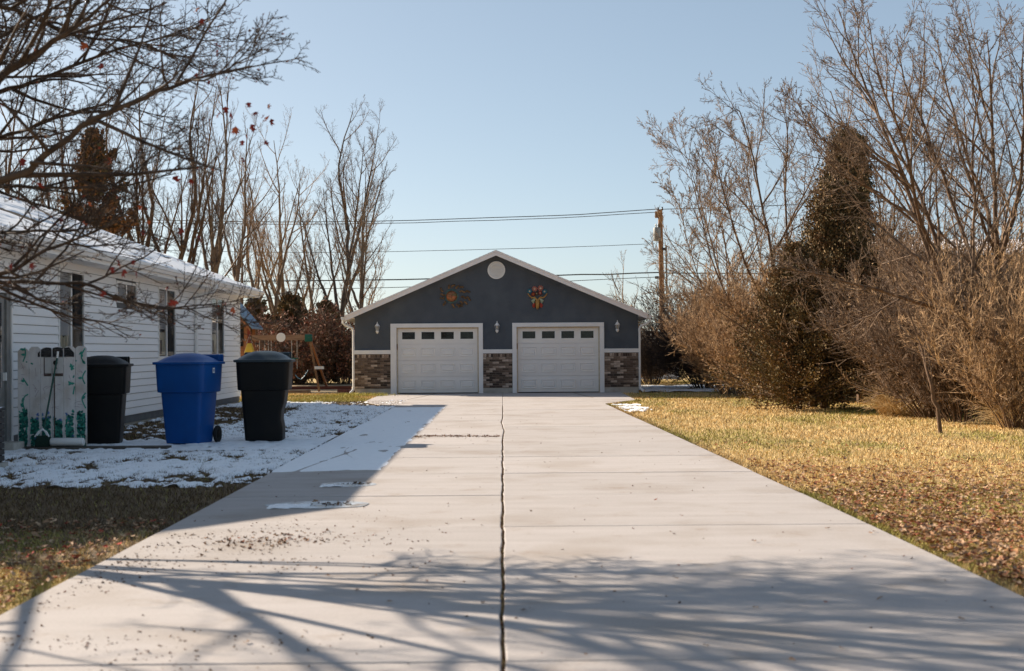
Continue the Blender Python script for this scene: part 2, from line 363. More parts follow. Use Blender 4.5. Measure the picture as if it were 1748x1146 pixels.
def grow(par, kids, t0, t1, ang, lr, rr, n=5, wob=0.12, up=0.1, shape=0.5, minr=0.003, flat=None):
    P, Rr = par; N, m, _ = P.shape
    L = np.sum(np.linalg.norm(P[:, 1:] - P[:, :-1], axis=2), axis=1)
    idx = np.repeat(np.arange(N), kids); K = len(idx)
    t = t0 + (t1 - t0) * ((np.tile(np.arange(kids), N) + rng.random(K)) / kids)
    x = t * (m - 1); i = np.clip(x.astype(int), 0, m - 2); f = (x - i)[:, None]
    base = P[idx, i] * (1 - f) + P[idx, i + 1] * f
    tang = unit(P[idx, i + 1] - P[idx, i])
    br = Rr[idx, i] * (1 - f[:, 0]) + Rr[idx, i + 1] * f[:, 0]
    rnd = unit(rng.normal(size=(K, 3)))
    side = unit(np.cross(tang, rnd))
    a = ang[0] + ang[1] * rng.normal(size=K)
    d = unit(tang * np.cos(a)[:, None] + side * np.sin(a)[:, None])
    ln = L[idx] * lr * (1 - shape * t) * (0.6 + 0.8 * rng.random(K))
    r0 = np.maximum(np.minimum(br * 0.85, ln * rr), minr)
    C = np.empty((K, n, 3)); C[:, 0] = base
    for s in range(1, n):
        d = unit(d + rng.normal(size=(K, 3)) * wob + np.array([0, 0, up]))
        if flat is not None: d[:, 2] = np.maximum(d[:, 2], flat)
        C[:, s] = C[:, s - 1] + d * (ln / (n - 1))[:, None]
    tp = np.linspace(1, 0.3, n)
    return C, np.maximum(r0[:, None] * tp[None], minr * 0.6)
def poly(pts, rads, sub=4):
    """one limb through the given points, smoothed (Catmull-Rom), with a little wander"""
    P = np.array([list(p) for p in pts], float); r = np.array(rads, float)
    E = np.vstack([2 * P[0] - P[1], P, 2 * P[-1] - P[-2]]); out = []; ro = []
    for i in range(len(P) - 1):
        for s in range(sub):
            u = s / sub; a, b, c, d = E[i], E[i + 1], E[i + 2], E[i + 3]
            out.append(0.5 * (2 * b + (c - a) * u + (2 * a - 5 * b + 4 * c - d) * u * u + (3 * b - a - 3 * c + d) * u ** 3))
            ro.append(r[i] * (1 - u) + r[i + 1] * u)
    out.append(P[-1]); ro.append(r[-1]); out = np.array(out); ro = np.array(ro)
    out[1:] += rng.normal(size=out[1:].shape) * np.minimum(ro[1:, None] * 0.35, 0.05)
    return out[None], ro[None]
def resamp(lv, n=9):
    """limbs of different point counts to one array"""
    Ps = []; Rs = []
    for P, r in lv:
        m = P.shape[1]; x = np.linspace(0, m - 1, n); i = np.clip(x.astype(int), 0, m - 2); f = (x - i)
        Ps.append(P[:, i] * (1 - f)[None, :, None] + P[:, i + 1] * f[None, :, None]); Rs.append(r[:, i] * (1 - f) + r[:, i + 1] * f)
    return np.concatenate(Ps), np.concatenate(Rs)

def bare_tree(name, base, H, label, cat='tree', group=None, mats=('bark_grey', 'twig_brown'), lean=(0, 0), r=None,
              spread=0.55, kids=(11, 8, 6, 4), lr=(0.5, 0.42, 0.42, 0.45), limbs=None, minr=0.006, up=(0.12, 0.08, 0.05, 0.03), t0=0.25, forks=0, ang2=0.6, rr=0.012, flat=None):
    base = Vector(base); root = thing(name, base, label, cat, group)
    r = r or H * 0.016
    if limbs is None:
        pts = [base - Vector((0, 0, 0.1))]
        for i in range(1, 6):
            f = i / 5
            pts.append(base + Vector((lean[0] * f ** 1.3 * H + rng.normal() * 0.02 * H * (f > 0.2), lean[1] * f * H + rng.normal() * 0.02 * H, H * f)))
        limbs = [poly(pts, [r * (1 - 0.9 * (i / 5)) for i in range(6)])]
        for k in range(forks):
            b = pts[1] + (pts[2] - pts[1]) * rng.random(); a = rng.random() * 6.28; hh = H * (0.38 + 0.30 * rng.random())
            q = [b + Vector((math.cos(a) * hh * 0.34 * s ** 0.8, math.sin(a) * hh * 0.34 * s ** 0.8, hh * s)) for s in (0, 0.3, 0.6, 1)]
            limbs.append(poly(q, [r * 0.6, r * 0.42, r * 0.25, r * 0.07]))
    V, Q = tubes(limbs, 7); link('trunk', mesh_np('trunk', V, [Q], True), M[mats[0]], root)
    lv = resamp(limbs); big = []; fine = []
    cur = lv
    for l, k in enumerate(kids):
        cur = grow(cur, k, t0 if l == 0 else 0.15, 0.98, (spread if l == 0 else ang2, 0.18), lr[l], rr[l] if isinstance(rr, tuple) else rr, n=6 if l < 2 else 4, wob=0.10 + 0.05 * l, up=up[l], shape=0.55, minr=minr * (1.5 - 0.25 * l), flat=flat)
        (big if l < 1 else fine).append(cur)
    V1, Q1 = tubes(big, 5); V2, Q2 = tubes(fine, 3)
    link('crown', mesh_np('crown', np.vstack([V1, V2]), [np.vstack([Q1, Q2 + len(V1)])], True), M[mats[1]], root)
    return root, fine[-1]

def leafquads(C, D, size, fold=0.3):
    """small folded leaves (2 triangles each side of a midrib): C centres, D directions"""
    K = len(C); D = unit(D); s = unit(np.cross(D, unit(rng.normal(size=(K, 3))))); nrm = np.cross(D, s)
    sz = np.broadcast_to(np.asarray(size), (K,))[:, None]
    V = np.stack([C - D * sz * 0.5, C + s * sz * 0.38 + nrm * sz * fold, C + D * sz * 0.5, C - s * sz * 0.38 + nrm * sz * fold], axis=1).reshape(-1, 3)
    b = (np.arange(K) * 4)[:, None]
    return V, np.concatenate([b + [0, 1, 2], b + [0, 2, 3]], axis=1).reshape(-1, 3)

def conifer(name, base, H, W, label, cols, group=None, n=16000, ts=0.10, power=0.8, peaks=None, lean=0.0, low=0.02, cat='evergreen tree', seed=1):
    base = Vector(base); root = thing(name, base, label, cat, group)
    b = MB().tube([base, base + Vector((lean * H * .5, 0, H * 0.5)), base + Vector((lean * H, 0, H * 0.97))], [H * 0.018, H * 0.012, 0.01], 6)
    b.build('trunk', M['bark_brown'], root)
    # boughs, then sprays of scale leaves along the boughs
    nb = int(n / 150); f = rng.random(nb) ** 0.85 * (1 - low) + low; az = rng.random(nb) * 6.283
    prof = np.clip((1 - f), 0, 1) ** power * np.minimum(1, 0.8 + f * 3)
    lump = 0.35 + 1.05 * fbm(az * 1.1 + 3, f * 6, seed, 3)
    ln = W * prof * lump * (0.22 + 1.35 * rng.random(nb) ** 1.5) + 0.06
    st = np.stack([base.x + lean * H * f, np.full(nb, base.y), base.z + H * f], 1)
    dz = -0.15 + 1.1 * f
    d = unit(np.stack([np.cos(az), np.sin(az), dz], 1))
    P = np.empty((nb, 5, 3)); P[:, 0] = st
    for s in range(1, 5):
        d = unit(d + rng.normal(size=(nb, 3)) * 0.1 + np.array([0, 0, 0.12])); P[:, s] = P[:, s - 1] + d * (ln / 4)[:, None]
    Rr = np.broadcast_to(np.linspace(1, 0.3, 5)[None] * (0.006 + 0.012 * ln)[:, None], (nb, 5))
    V, Q = tubes([(P, Rr)], 3); link('bough', mesh_np('bough', V, [Q], True), M['bark_brown'], root, kind='stuff')
    k = 150; idx = np.repeat(np.arange(nb), k); t = 0.3 + 0.7 * rng.random(nb * k) ** 0.7; x = t * 4; i = np.clip(x.astype(int), 0, 3); fr = (x - i)[:, None]
    C = P[idx, i] * (1 - fr) + P[idx, i + 1] * fr
    C = C + rng.normal(size=C.shape) * (0.055 + 0.10 * (1 - t))[:, None] * max(0.6, W / 1.5)
    D = unit(unit(P[idx, 4] - P[idx, 0]) + rng.normal(size=C.shape) * 0.55 + np.array([0, 0, 0.35]))
    V, T = leafquads(C, D, ts * (0.6 + 0.8 * rng.random(len(C))), 0.12)
    cols = np.array(cols); ci = np.clip(((rng.random(nb)[idx] * 0.75 + rng.random(len(idx)) * 0.35) * len(cols)).astype(int), 0, len(cols) - 1)
    cc = cols[ci] * (0.75 + 0.5 * rng.random((len(idx), 1)))
    link('crown', mesh_np('crown', V, [T], False, np.repeat(cc, 2, axis=0)), M['foliage'], root)
    return root

def shrub(name, base, H, W, label, mats=('bark_tan', 'twig_tan'), group=None, stems=28, kids=(9, 7, 5), leaves=0, leafcol=None, cat='shrub', arch=0.0, minr=0.006, squash=1.0, lsz=0.05, upk=0.04):
    base = Vector(base); root = thing(name, base, label, cat, group)
    st = []; 
    az = rng.random(stems) * 6.283; sp = (rng.random(stems) ** 0.6)
    P = np.empty((stems, 6, 3)); o = np.stack([np.cos(az) * sp * 0.25 * W, np.sin(az) * sp * 0.25 * W * squash, np.zeros(stems)], 1)
    P[:, 0] = o + np.array(base); d = unit(np.stack([np.cos(az) * sp * W, np.sin(az) * sp * W * squash, np.full(stems, H)], 1) + rng.normal(size=(stems, 3)) * 0.12)
    ln = H * (0.35 + 0.85 * rng.random(stems))
    for s in range(1, 6):
        d = unit(d + rng.normal(size=(stems, 3)) * 0.10 + np.stack([np.cos(az), np.sin(az), -np.ones(stems)], 1) * arch * s / 5 * sp[:, None]); P[:, s] = P[:, s - 1] + d * (ln / 5)[:, None]
    Rr = np.broadcast_to(np.linspace(1, 0.35, 6)[None] * (H * 0.004 + 0.004), (stems, 6))
    V, Q = tubes([(P, Rr)], 4); link('stem', mesh_np('stem', V, [Q], True), M[mats[0]], root, kind='stuff')
    cur = (P, Rr); fine = []
    for l, k in enumerate(kids):
        cur = grow(cur, k, 0.12, 0.98, (0.55, 0.25), (0.48, 0.55, 0.5)[l], 0.0065, n=(5, 4, 3)[l], wob=0.15, up=upk, shape=0.4, minr=minr)
        cur[0][:, :, 2] = np.maximum(cur[0][:, :, 2], base.z + 0.02)
        fine.append(cur)
    V, Q = tubes(fine, 3); link('twigs', mesh_np('twigs', V, [Q], True), M[mats[1]], root, kind='stuff')
    if leaves:
        E = cur[0][:, -1]; sel = rng.integers(0, len(E), leaves); C = E[sel] + rng.normal(size=(leaves, 3)) * 0.06
        V, T = leafquads(C, rng.normal(size=(leaves, 3)), lsz * (0.6 + 0.8 * rng.random(leaves)), 0.2)
        lc = np.array(leafcol)[rng.integers(0, len(leafcol), leaves)] * (0.7 + 0.6 * rng.random((leaves, 1)))
        link('leaves', mesh_np('leaves', V, [T], False, np.repeat(lc, 2, axis=0)), M['foliage'], root, kind='stuff')
    return root

# ================================================================== ground
g = MB(); g.add([(-900, -60, -0.03), (900, -60, -0.03), (900, 1500, -0.03), (-900, 1500, -0.03)], [(0, 1, 2, 3)])
g.build('lawn', M['lawn'], kind='structure')
s_ = MB(); s_.box(-11, -4.9, 47.6, 62.5, -0.2, -0.022); s_.build('play_area_ground', M['sand'], kind='structure')
gl_ = MB(); gl_.box(-7.38, -2.66, 9.6, 40.2, -0.2, -0.024); gl_.build('shade_dark_ground', M['soil'], kind='structure')  # dark soil sheet; the house's shade is put into the ground colour
# far hills
hx = np.linspace(-700, 900, 120); hz = 8 + 22 * fbm(hx / 160, hx * 0, 3, 4) + np.clip((hx - 150) * 0.2, -30, 26)
V = np.concatenate([np.stack([hx, 560 + 0 * hx, -2 + 0 * hx], 1), np.stack([hx, 640 + 0 * hx, hz], 1), np.stack([hx, 900 + 0 * hx, hz * .7], 1)])
n = len(hx); i = np.arange(n - 1); Q = np.concatenate([np.stack([i, i + 1, n + i + 1, n + i], 1), np.stack([n + i, n + i + 1, 2 * n + i + 1, 2 * n + i], 1)])
link('hills', mesh_np('hills', V, [Q], True), M['hill'], kind='structure')

# ------------------------------------------------------------------ driveway of concrete slabs
dw = MB().box(-2.6, 2.6, -4, 46.3, -0.16, -0.045).build('driveway', M['soil'], kind='structure')
def xl(y): return -2.70 if y < 35.2 else (-2.70 - 1.15 * (y - 35.2) / 4.3 if y < 39.5 else -3.85 - 0.1 * (y - 39.5) / 7)
def xr(y): return float(np.interp(y, [0, 12, 23, 36.6, 39.3, 46.5], [2.92, 2.90, 2.78, 2.64, 3.68, 3.86]))
joints = [8.86 + 2.45 * k for k in range(-5, 15)] + [46.42]
joints = [j for j in joints if j < 45] + [46.42]
jit = lambda y: 0.004 * math.sin(y * 3.1) + 0.003 * math.sin(y * 9.7 + 1) + (0.022 * math.sin((y - 23) * 0.97) if 23 < y < 29.5 else 0)
for a, b in zip(joints[:-1], joints[1:]):
    gap = random.choice((.006, .008, .011))
    ys = list(np.linspace(a + gap, b - gap, 12))
    hw = 0.0105 if a < 34 else 0.006
    for side in (0, 1):
        inner = [((-hw if side == 0 else hw) + jit(y) - 0.01 + random.uniform(-.0025, .0025), y) for y in ys]
        ext = [y for y in (35.2, 36.6, 39.3, 39.5) if a + .05 < y < b - .05]
        oy = [a + gap] + sorted(ext) + [b - gap]
        outer = [((xl(y) if side == 0 else xr(y)) + random.uniform(-.006, .006), y) for y in oy]
        pts = (outer + inner[::-1]) if side == 0 else (inner + outer[::-1])
        pts = pts[::-1]
        o = MB().prism(pts, -0.12, random.uniform(-.002, .002), 'z').build('slab', M['concrete'], dw, bevel=0.007)
# two slanting joints in the apron before the doors
for (p, q) in (((-2.2, 45.9), (-2.75, 40.9)), ((2.3, 45.9), (2.62, 41.2))):
    d = Vector((q[0] - p[0], q[1] - p[1])).normalized(); nn = Vector((-d.y, d.x)) * 0.012
    MB().prism([(p[0] + nn.x, p[1] + nn.y), (p[0] - nn.x, p[1] - nn.y), (q[0] - nn.x, q[1] - nn.y), (q[0] + nn.x, q[1] + nn.y)], -0.01, 0.004, 'z').build('joint', M['soil'], dw)
# side path where the bins stand
pa = MB().box(-7.3, -2.75, 20.35, 22.9, -0.2, -0.05).build('side_path', M['soil'], kind='structure')
for k in range(4):
    x1 = -2.712 - 1.16 * k
    MB().box(x1 - 1.15, x1, 20.3 + (0.3 if k == 3 else 0), 22.85, -0.12, -0.008 - 0.002 * (k % 2)).build('slab', M['old_concrete'], pa, bevel=0.008)
MB().box(-7.35, -7.0, 20.4, 20.85, -0.05, 0.12).build('door_step', M['old_concrete'], kind='structure', bevel=0.01)

# ================================================================== garage
GY = 46.5; GC = -0.2; GH = 4.63
garage = thing('garage', (GC, GY, 0), 'dark blue stucco double garage with two white doors at the end of the driveway', 'garage')
def rz(x): return 4.65 - 0.427 * abs(x - GC)
wt = lambda x: rz(x) - 0.14
GL, GR = GC - GH, GC + GH
dl = (-3.47, -0.785); dr = (0.455, 3.175)
out = [(GL, 1.43), (dl[0] - .02, 1.43), (dl[0] - .02, 2.17), (dl[1] + .02, 2.17), (dl[1] + .02, 1.43), (dr[0] - .02, 1.43), (dr[0] - .02, 2.17),
       (dr[1] + .02, 2.17), (dr[1] + .02, 1.43), (GR, 1.43), (GR, wt(GR)), (GC, wt(GC)), (GL, wt(GL))]
m = MB(); m.prism(out, GY, GY + .15, 'y')
m.box(GL, GL + .15, GY + .151, GY + 8, .17, wt(GL) + .02); m.box(GR - .15, GR, GY + .151, GY + 8, .17, wt(GR) + .02)
m.prism([(GL, .17), (GR, .17), (GR, wt(GR)), (GC, wt(GC)), (GL, wt(GL))], GY + 8.001, GY + 8.15, 'y')
m.build('wall', M['stucco'], garage)
MB().box(GL, GL + .15, GY + .16, GY + 8.15, -.2, .168).box(GR - .15, GR, GY + .16, GY + 8.15, -.2, .168).box(GL + .15, GR - .15, GY + 8, GY + 8.15, -.2, .168).build('foundation', M['old_concrete'], garage, kind='stuff')
# brick facing below the white band: three panels of single bricks
def rowcol(): return None
brick_me = None
bw, bh, mo = 0.200, 0.060, 0.011
bm_ = MB().box(-bw / 2, bw / 2, -.045, 0, -bh / 2, bh / 2).mesh('brick'); bm_.materials.append(M['brick'])
hm_ = MB().box(-bw / 4 + .003, bw / 4 - .003, -.045, 0, -bh / 2, bh / 2).mesh('brick'); hm_.materials.append(M['brick'])
so_ = MB().box(-.031, .031, -.052, 0, -.05, .05).mesh('brick'); so_.materials.append(M['brick'])
for (x0, x1) in ((GL - .005, dl[0] - .03), (dl[1] + .03, dr[0] - .03), (dr[1] + .03, GR + .005)):
    fp = MB().box(x0, x1, GY - .035, GY + .12, .17, 1.295).build('brick_facing', M['mortar'], garage)
    MB().box(x0, x1, GY - .05, GY + .14, -.1, .166).build('foundation_block', M['old_concrete'], garage)
    rows = 14; z0 = .178
    for r_ in range(rows):
        z = z0 + (bh + mo) * (r_ + .5); x = x0 + .004 + (0 if r_ % 2 else 0.1055)
        if not r_ % 2:
            o = bpy.data.objects.new('brick', hm_); COL.objects.link(o); o.parent = fp; WO[o] = Vector()
            o.location = Vector((x0 + .05, GY - .006, z)) - WO[fp]
        while x < x1 - .05:
            full = x + bw <= x1 + .012
            o = bpy.data.objects.new('brick', bm_ if full else hm_); COL.objects.link(o); o.parent = fp; WO[o] = Vector()
            cx = x + (bw / 2 if full else bw / 4)
            if not full and cx + .05 > x1 + .01: cx = x1 - .045
            o.location = Vector((cx, GY - .006 + random.uniform(-.004, .004), z + random.uniform(-.0015, .0015))) - WO[fp]
            x += bw + mo
            if not full: break
    k = int((x1 - x0) / .0715); st = (x1 - x0) / k
    for j in range(k):
        o = bpy.data.objects.new('soldier_brick', so_); COL.objects.link(o); o.parent = fp; WO[o] = Vector()
        o.location = Vector((x0 + st * (j + .5), GY - .006 + random.uniform(-.003, .003), 1.234)) - WO[fp]
# white band and door casings
for (x0, x1) in ((GL - .02, dl[0] - .19), (dl[1] + .141, dr[0] - .141), (dr[1] + .141, GR + .02)):
    MB().box(x0, x1, GY - .075, GY + .02, 1.30, 1.43).build('trim_band', M['trim'], garage, bevel=.004)
for (a, b) in (dl, dr):
    for (x0, x1, z0, z1) in ((a - .19 if a < 0 else a - .14, a, -.0, 2.157), (b, b + .14, 0, 2.157), (a - .19 if a < 0 else a - .14, b + .14, 2.158, 2.29)):
        MB().box(x0, x1, GY - .085, GY + .06, z0, z1).build('door_casing', M['trim'], garage, bevel=.004)
    m = MB().box(a + .001, a + .04, GY + .061, GY + .16, 0.01, 2.115).box(b - .04, b - .001, GY + .061, GY + .16, .01, 2.115).box(a + .001, b - .001, GY + .061, GY + .16, 2.116, 2.156)
    m.build('door_jamb', M['cream'], garage, kind='stuff')
# doors
def panel(w, h, mtx, prof, depth_axis=-1):
    """raised panel as nested rings (inset, height)"""
    m = MB(); n = len(prof)
    for (i_, hgt) in prof:
        for (x, z) in ((-w / 2 + i_, -h / 2 + i_), (w / 2 - i_, -h / 2 + i_), (w / 2 - i_, h / 2 - i_), (-w / 2 + i_, h / 2 - i_)):
            m.v.append(tuple(mtx @ Vector((x, -hgt, z))))
    for k in range(n - 1):
        for j in range(4): m.f.append((k * 4 + j, k * 4 + (j + 1) % 4, k * 4 + 4 + (j + 1) % 4, k * 4 + 4 + j))
    m.f.append(tuple((n - 1) * 4 + j for j in range(4)))
    return m
pp = panel(.50, .30, Matrix.Identity(4), [(0, -.004), (0, .014), (.016, .020), (.034, .002), (.055, .0), (.078, .020)]).mesh('raised_panel'); pp.materials.append(M['door'])
for a, b in (dl, dr):
    cx = (a + b) / 2; W = b - a - .06; sh = .532
    gd = MB().box(a + .02, b - .02, GY + .135, GY + .15, .03, 2.14).build('garage_door', M['door'], garage)
    for k in range(3):
        MB().box(cx - W / 2, cx + W / 2, GY + .10, GY + .134, .025 + sh * k, .025 + sh * (k + 1) - .007).build('door_section', M['door'], gd, bevel=.004)
    # the top section is cut out round its four windows
    z0, z1 = .025 + sh * 3, 2.15; wz0, wz1 = z0 + .15, z0 + .40
    m = MB().box(cx - W / 2, cx + W / 2, GY + .10, GY + .134, z0, wz0).box(cx - W / 2, cx + W / 2, GY + .10, GY + .134, wz1, z1)
    xs = [cx + .636 * (k - 1.5) for k in range(4)]; e = [cx - W / 2] + sum([[x - .22, x + .22] for x in xs], []) + [cx + W / 2]
    for k in range(0, 10, 2): m.box(e[k], e[k + 1], GY + .10, GY + .134, wz0 + .0005, wz1 - .0005)
    m.build('door_section', M['door'], gd)
    for x in xs:
        fr = MB().box(x - .25, x + .25, GY + .088, GY + .099, wz1 - .008, wz1 + .026).box(x - .25, x + .25, GY + .088, GY + .099, wz0 - .026, wz0 + .008)
        fr.box(x - .25, x - .21, GY + .088, GY + .099, wz0 + .0085, wz1 - .0085).box(x + .21, x + .25, GY + .088, GY + .099, wz0 + .0085, wz1 - .0085)
        fr.build('window_frame', M['white'], gd)
        MB().box(x - .218, x + .218, GY + .108, GY + .112, wz0 + .002, wz1 - .002).build('window_pane', M['glass'], gd)
        MB().box(x - .235, x + .235, GY + .128, GY + .1335, wz0 - .01, wz1 + .01).build('window_interior', M['dark_inside'], gd)
    for k in range(3):
        for x in xs:
            o = bpy.data.objects.new('raised_panel', pp); COL.objects.link(o); o.parent = gd; WO[o] = Vector()
            o.location = Vector((x, GY + .0995, .025 + sh * (k + .5))) - WO[gd]
    MB().box(a + .003, a + .035, GY + .04, GY + .065, 1.44, 1.62).build('latch', M['bronze'], gd)
    MB().box(a + .03, b - .03, GY + .095, GY + .13, .0, .024).build('bottom_seal', M['rubber'], gd)
# roof
rf = MB(); T = .10
for sg in (-1, 1):
    ex = GC + sg * 4.93
    pts = [(GC, rz(GC) - .01), (ex, rz(ex) - .01), (ex, rz(ex) - T - .03), (GC, rz(GC) - T - .03)]
    rf.prism(pts if sg > 0 else pts[::-1], GY - .38, GY + 8.5, 'y')
roof = rf.build('roof', M['fascia'], garage)
sh_ = MB()
for sg in (-1, 1):
    for k in range(34):
        x0 = GC + sg * (4.97 - .147 * k); x1 = GC + sg * max(0, (4.97 - .147 * k - .16)); 
        pts = [(x0, rz(x0) - .008), (x0, rz(x0) + .008), (x1, rz(x1) + .003), (x1, rz(x1) - .009)]
        sh_.prism(pts if sg < 0 else pts[::-1], GY - .43, GY + 8.53, 'y')
sh_.build('shingles', M['shingle'], roof, kind='stuff')
for sg in (-1, 1):
    ex = GC + sg * 4.90
    pts = [(GC, rz(GC) - .012), (ex, rz(ex) - .012), (ex, rz(ex) - .175), (GC, rz(GC) - .175)]
    MB().prism(pts if sg > 0 else pts[::-1], GY - .42, GY - .382, 'y').build('rake_board', M['fascia'], roof)
    pts = [(GC, rz(GC) + .0), (ex + sg * .02, rz(ex) + .0), (ex + sg * .02, rz(ex) - .05), (GC, rz(GC) - .05)]
    MB().prism(pts if sg > 0 else pts[::-1], GY - .442, GY - .421, 'y').build('rake_trim', M['fascia'], roof)
    wx = GC + sg * (GH + .001)
    MB().prism([(wx, 2.50), (ex, 2.50), (ex, 2.47), (wx, 2.47)] if sg > 0 else [(ex, 2.50), (wx, 2.50), (wx, 2.47), (ex, 2.47)], GY - .38, GY + 8.4, 'y').build('soffit', M['fascia'], garage)
    # gutter along the eave, downspout with elbows at the front corner
    gx = GC + sg * 4.99
    pr = [(gx - sg * .055, 2.40), (gx + sg * .03, 2.40), (gx + sg * .055, 2.46), (gx + sg * .055, 2.515), (gx - sg * .055, 2.515)]
    gt = MB().prism(pr if sg > 0 else pr[::-1], GY - .36, GY + 8.4, 'y').build('gutter', M['trim'], garage)
    px = GC + sg * (GH + .045)
    MB().tube([(gx, GY - .2, 2.41), (gx, GY - .2, 2.32), (gx - sg * .06, GY - .15, 2.25), (px + sg * .04, GY - .07, 2.16), (px, GY - .05, 2.08), (px, GY - .05, .25), (px + sg * .01, GY - .06, .14), (px + sg * .10, GY - .22, .03)], .038, 8).build('downspout', M['trim'], garage, smooth=True)
# round gable vent
vz = 4.02; vx = -.19
vent = MB().lathe([(.29, -.0), (.29, -.04), (.25, -.05), (.235, -.02)], (vx, GY, vz), 32, 'y').build('gable_vent', M['white'], garage, smooth=True)
MB().lathe([(.236, -.004), (.236, -.012), (0, -.012)], (vx, GY, vz), 28, 'y').build('screen', M['grey_metal'], vent)
for k in range(9):
    z = -.19 + .0475 * k; hw = math.sqrt(.225 ** 2 - z * z) * .98
    MB().prism([(GY - .025, vz + z - .012), (GY - .052, vz + z - .018), (GY - .055, vz + z + .002), (GY - .022, vz + z + .016)], vx - hw, vx + hw, 'x').build('louver', M['white'], vent)

# ------------------------------------------------------------------ wall lanterns
def lantern(loc, label):
    root = thing('wall_lantern', loc, label, 'lamp', 'white wall lanterns on the garage front')
    x, y, z = loc
    MB().lathe([(.0, 0), (.05, 0), (.05, -.015), (.03, -.025)], (x, y, z + .02), 12, 'y').build('back_plate', M['white'], root)
    MB().tube([(x, y - .02, z + .03), (x, y - .05, z - .10), (x, y - .09, z - .13)], .012, 6).build('bracket', M['white'], root)
    MB().lathe([(.088, .06), (.075, .075), (.045, .12), (.018, .15), (.012, .17), (.016, .18), (.004, .205)], (x, y - .11, z), 6).build('cap', M['white'], root)
    gl = MB().lathe([(.035, -.10), (.052, -.06), (.072, .058)], (x, y - .11, z), 6).build('glass', M['glass'], root)
    m = MB()
    for k in range(6):
        a = k * math.pi / 3
        m.tube([(x + .037 * math.cos(a), y - .11 + .037 * math.sin(a), z - .10), (x + .075 * math.cos(a), y - .11 + .075 * math.sin(a), z + .06)], .006, 4)
    m.build('cage', M['white'], root, kind='stuff')
    MB().lathe([(.008, -.185), (.03, -.165), (.05, -.13), (.056, -.10), (.045, -.085)], (x, y - .11, z), 10).build('bowl', M['white'], root, smooth=True)
    MB().lathe([(.012, -.08), (.014, -.0), (.022, .02), (.01, .045)], (x, y - .11, z), 8).build('bulb', M['cream'], root, smooth=True)
lantern((at(644.5, 559, GY).x, GY, 2.15), 'white wall lantern at the left end of the garage front, left of both doors')
lantern((at(848.5, 558, GY).x, GY, 2.15), 'white wall lantern between the two garage doors, under the round vent')
lantern((at(1053.5, 556, GY).x, GY, 2.15), 'white wall lantern at the right end of the garage front, right of both doors')

# ------------------------------------------------------------------ metal wall art
c = at(771, 506, GY); sx, sz = c.x, c.z
sunr = thing('sun_wall_sculpture', (sx, GY, sz), 'round copper sun face with wavy metal rays hung above the left garage door', 'wall sculpture')
MB().lathe([(.0, 0), (.235, 0), (.235, -.02), (.20, -.035)], (sx, GY, sz), 26, 'y').build('ring', M['verdigris'], sunr, smooth=True)
fc = MB().lathe([(.185, -.03), (.175, -.06), (.14, -.085), (.08, -.10), (.0, -.105)], (sx, GY, sz), 24, 'y').build('face', M['copper'], sunr, smooth=True)
for (dx, dz, r_) in ((-.055, .05, .028), (.055, .05, .028)):
    MB().lathe([(r_, -.085), (r_ * .8, -.105), (0, -.112)], (sx + dx, GY, sz + dz), 10, 'y').build('eye', M['bronze'], fc, smooth=True)
MB().tube([(sx, GY - .10, sz + .06), (sx, GY - .125, sz - .01), (sx, GY - .105, sz - .03)], [.008, .02, .012], 6).build('nose', M['copper'], fc, smooth=True)
MB().tube([(sx - .045, GY - .095, sz - .075), (sx, GY - .105, sz - .085), (sx + .045, GY - .095, sz - .075)], [.006, .013, .006], 6).build('mouth', M['ochre'], fc, smooth=True)
def ray_piece(x, z, a, L, w):
    P = []
    for k in range(6):
        u = k / 5; P.append((x + math.cos(a) * L * u + math.cos(a + 1.57) * .035 * math.sin(u * 6), GY - .03 - .015 * math.sin(u * 5), z + math.sin(a) * L * u + math.sin(a + 1.57) * .035 * math.sin(u * 6)))
    MB().tube(P, [w * .7, w, w * .8, w, w * .7, w * .3], 6).build('ray', M['bronze'], sunr, smooth=True)
for (px, py, ang, L) in ((757, 497, 150, .13), (760, 503, 185, .14), (758, 508, 200, .12), (759, 515, 262, .13), (768, 492, 120, .10), (772, 491, 60, .12), (780, 493, 75, .11), (786, 492, 40, .10),
                          (785, 499, 10, .18), (795, 499, 15, .14), (787, 508, 0, .18), (796, 508, -25, .16), (785, 516, -20, .12), (792, 517, -10, .12), (771, 521, -30, .12), (779, 521, -15, .12), (785, 522, 10, .08)):
    p = at(px, py, GY); ray_piece(p.x, p.z, R(ang), L * 1.15, .034)
c = at(917, 508, GY); ax, az_ = c.x, c.z
bull = thing('animal_head_wall_sculpture', (ax, GY, az_), 'painted metal long-nosed animal head crowned with flowers above the right garage door', 'wall sculpture')
def ap(px, py, d=.04): p = at(px, py, GY); return Vector((p.x, GY - d, p.z))
MB().tube([ap(917.5, 512, .05), ap(917.5, 517, .08), ap(917.5, 522, .08), ap(917.5, 526, .06)], [.05, .065, .06, .05], 10).build('muzzle', M['ochre'], bull, smooth=True)
MB().tube([ap(917.5, 525, .06), ap(917.5, 528.5, .05)], [.055, .03], 10).build('nose', M['bronze'], bull, smooth=True)
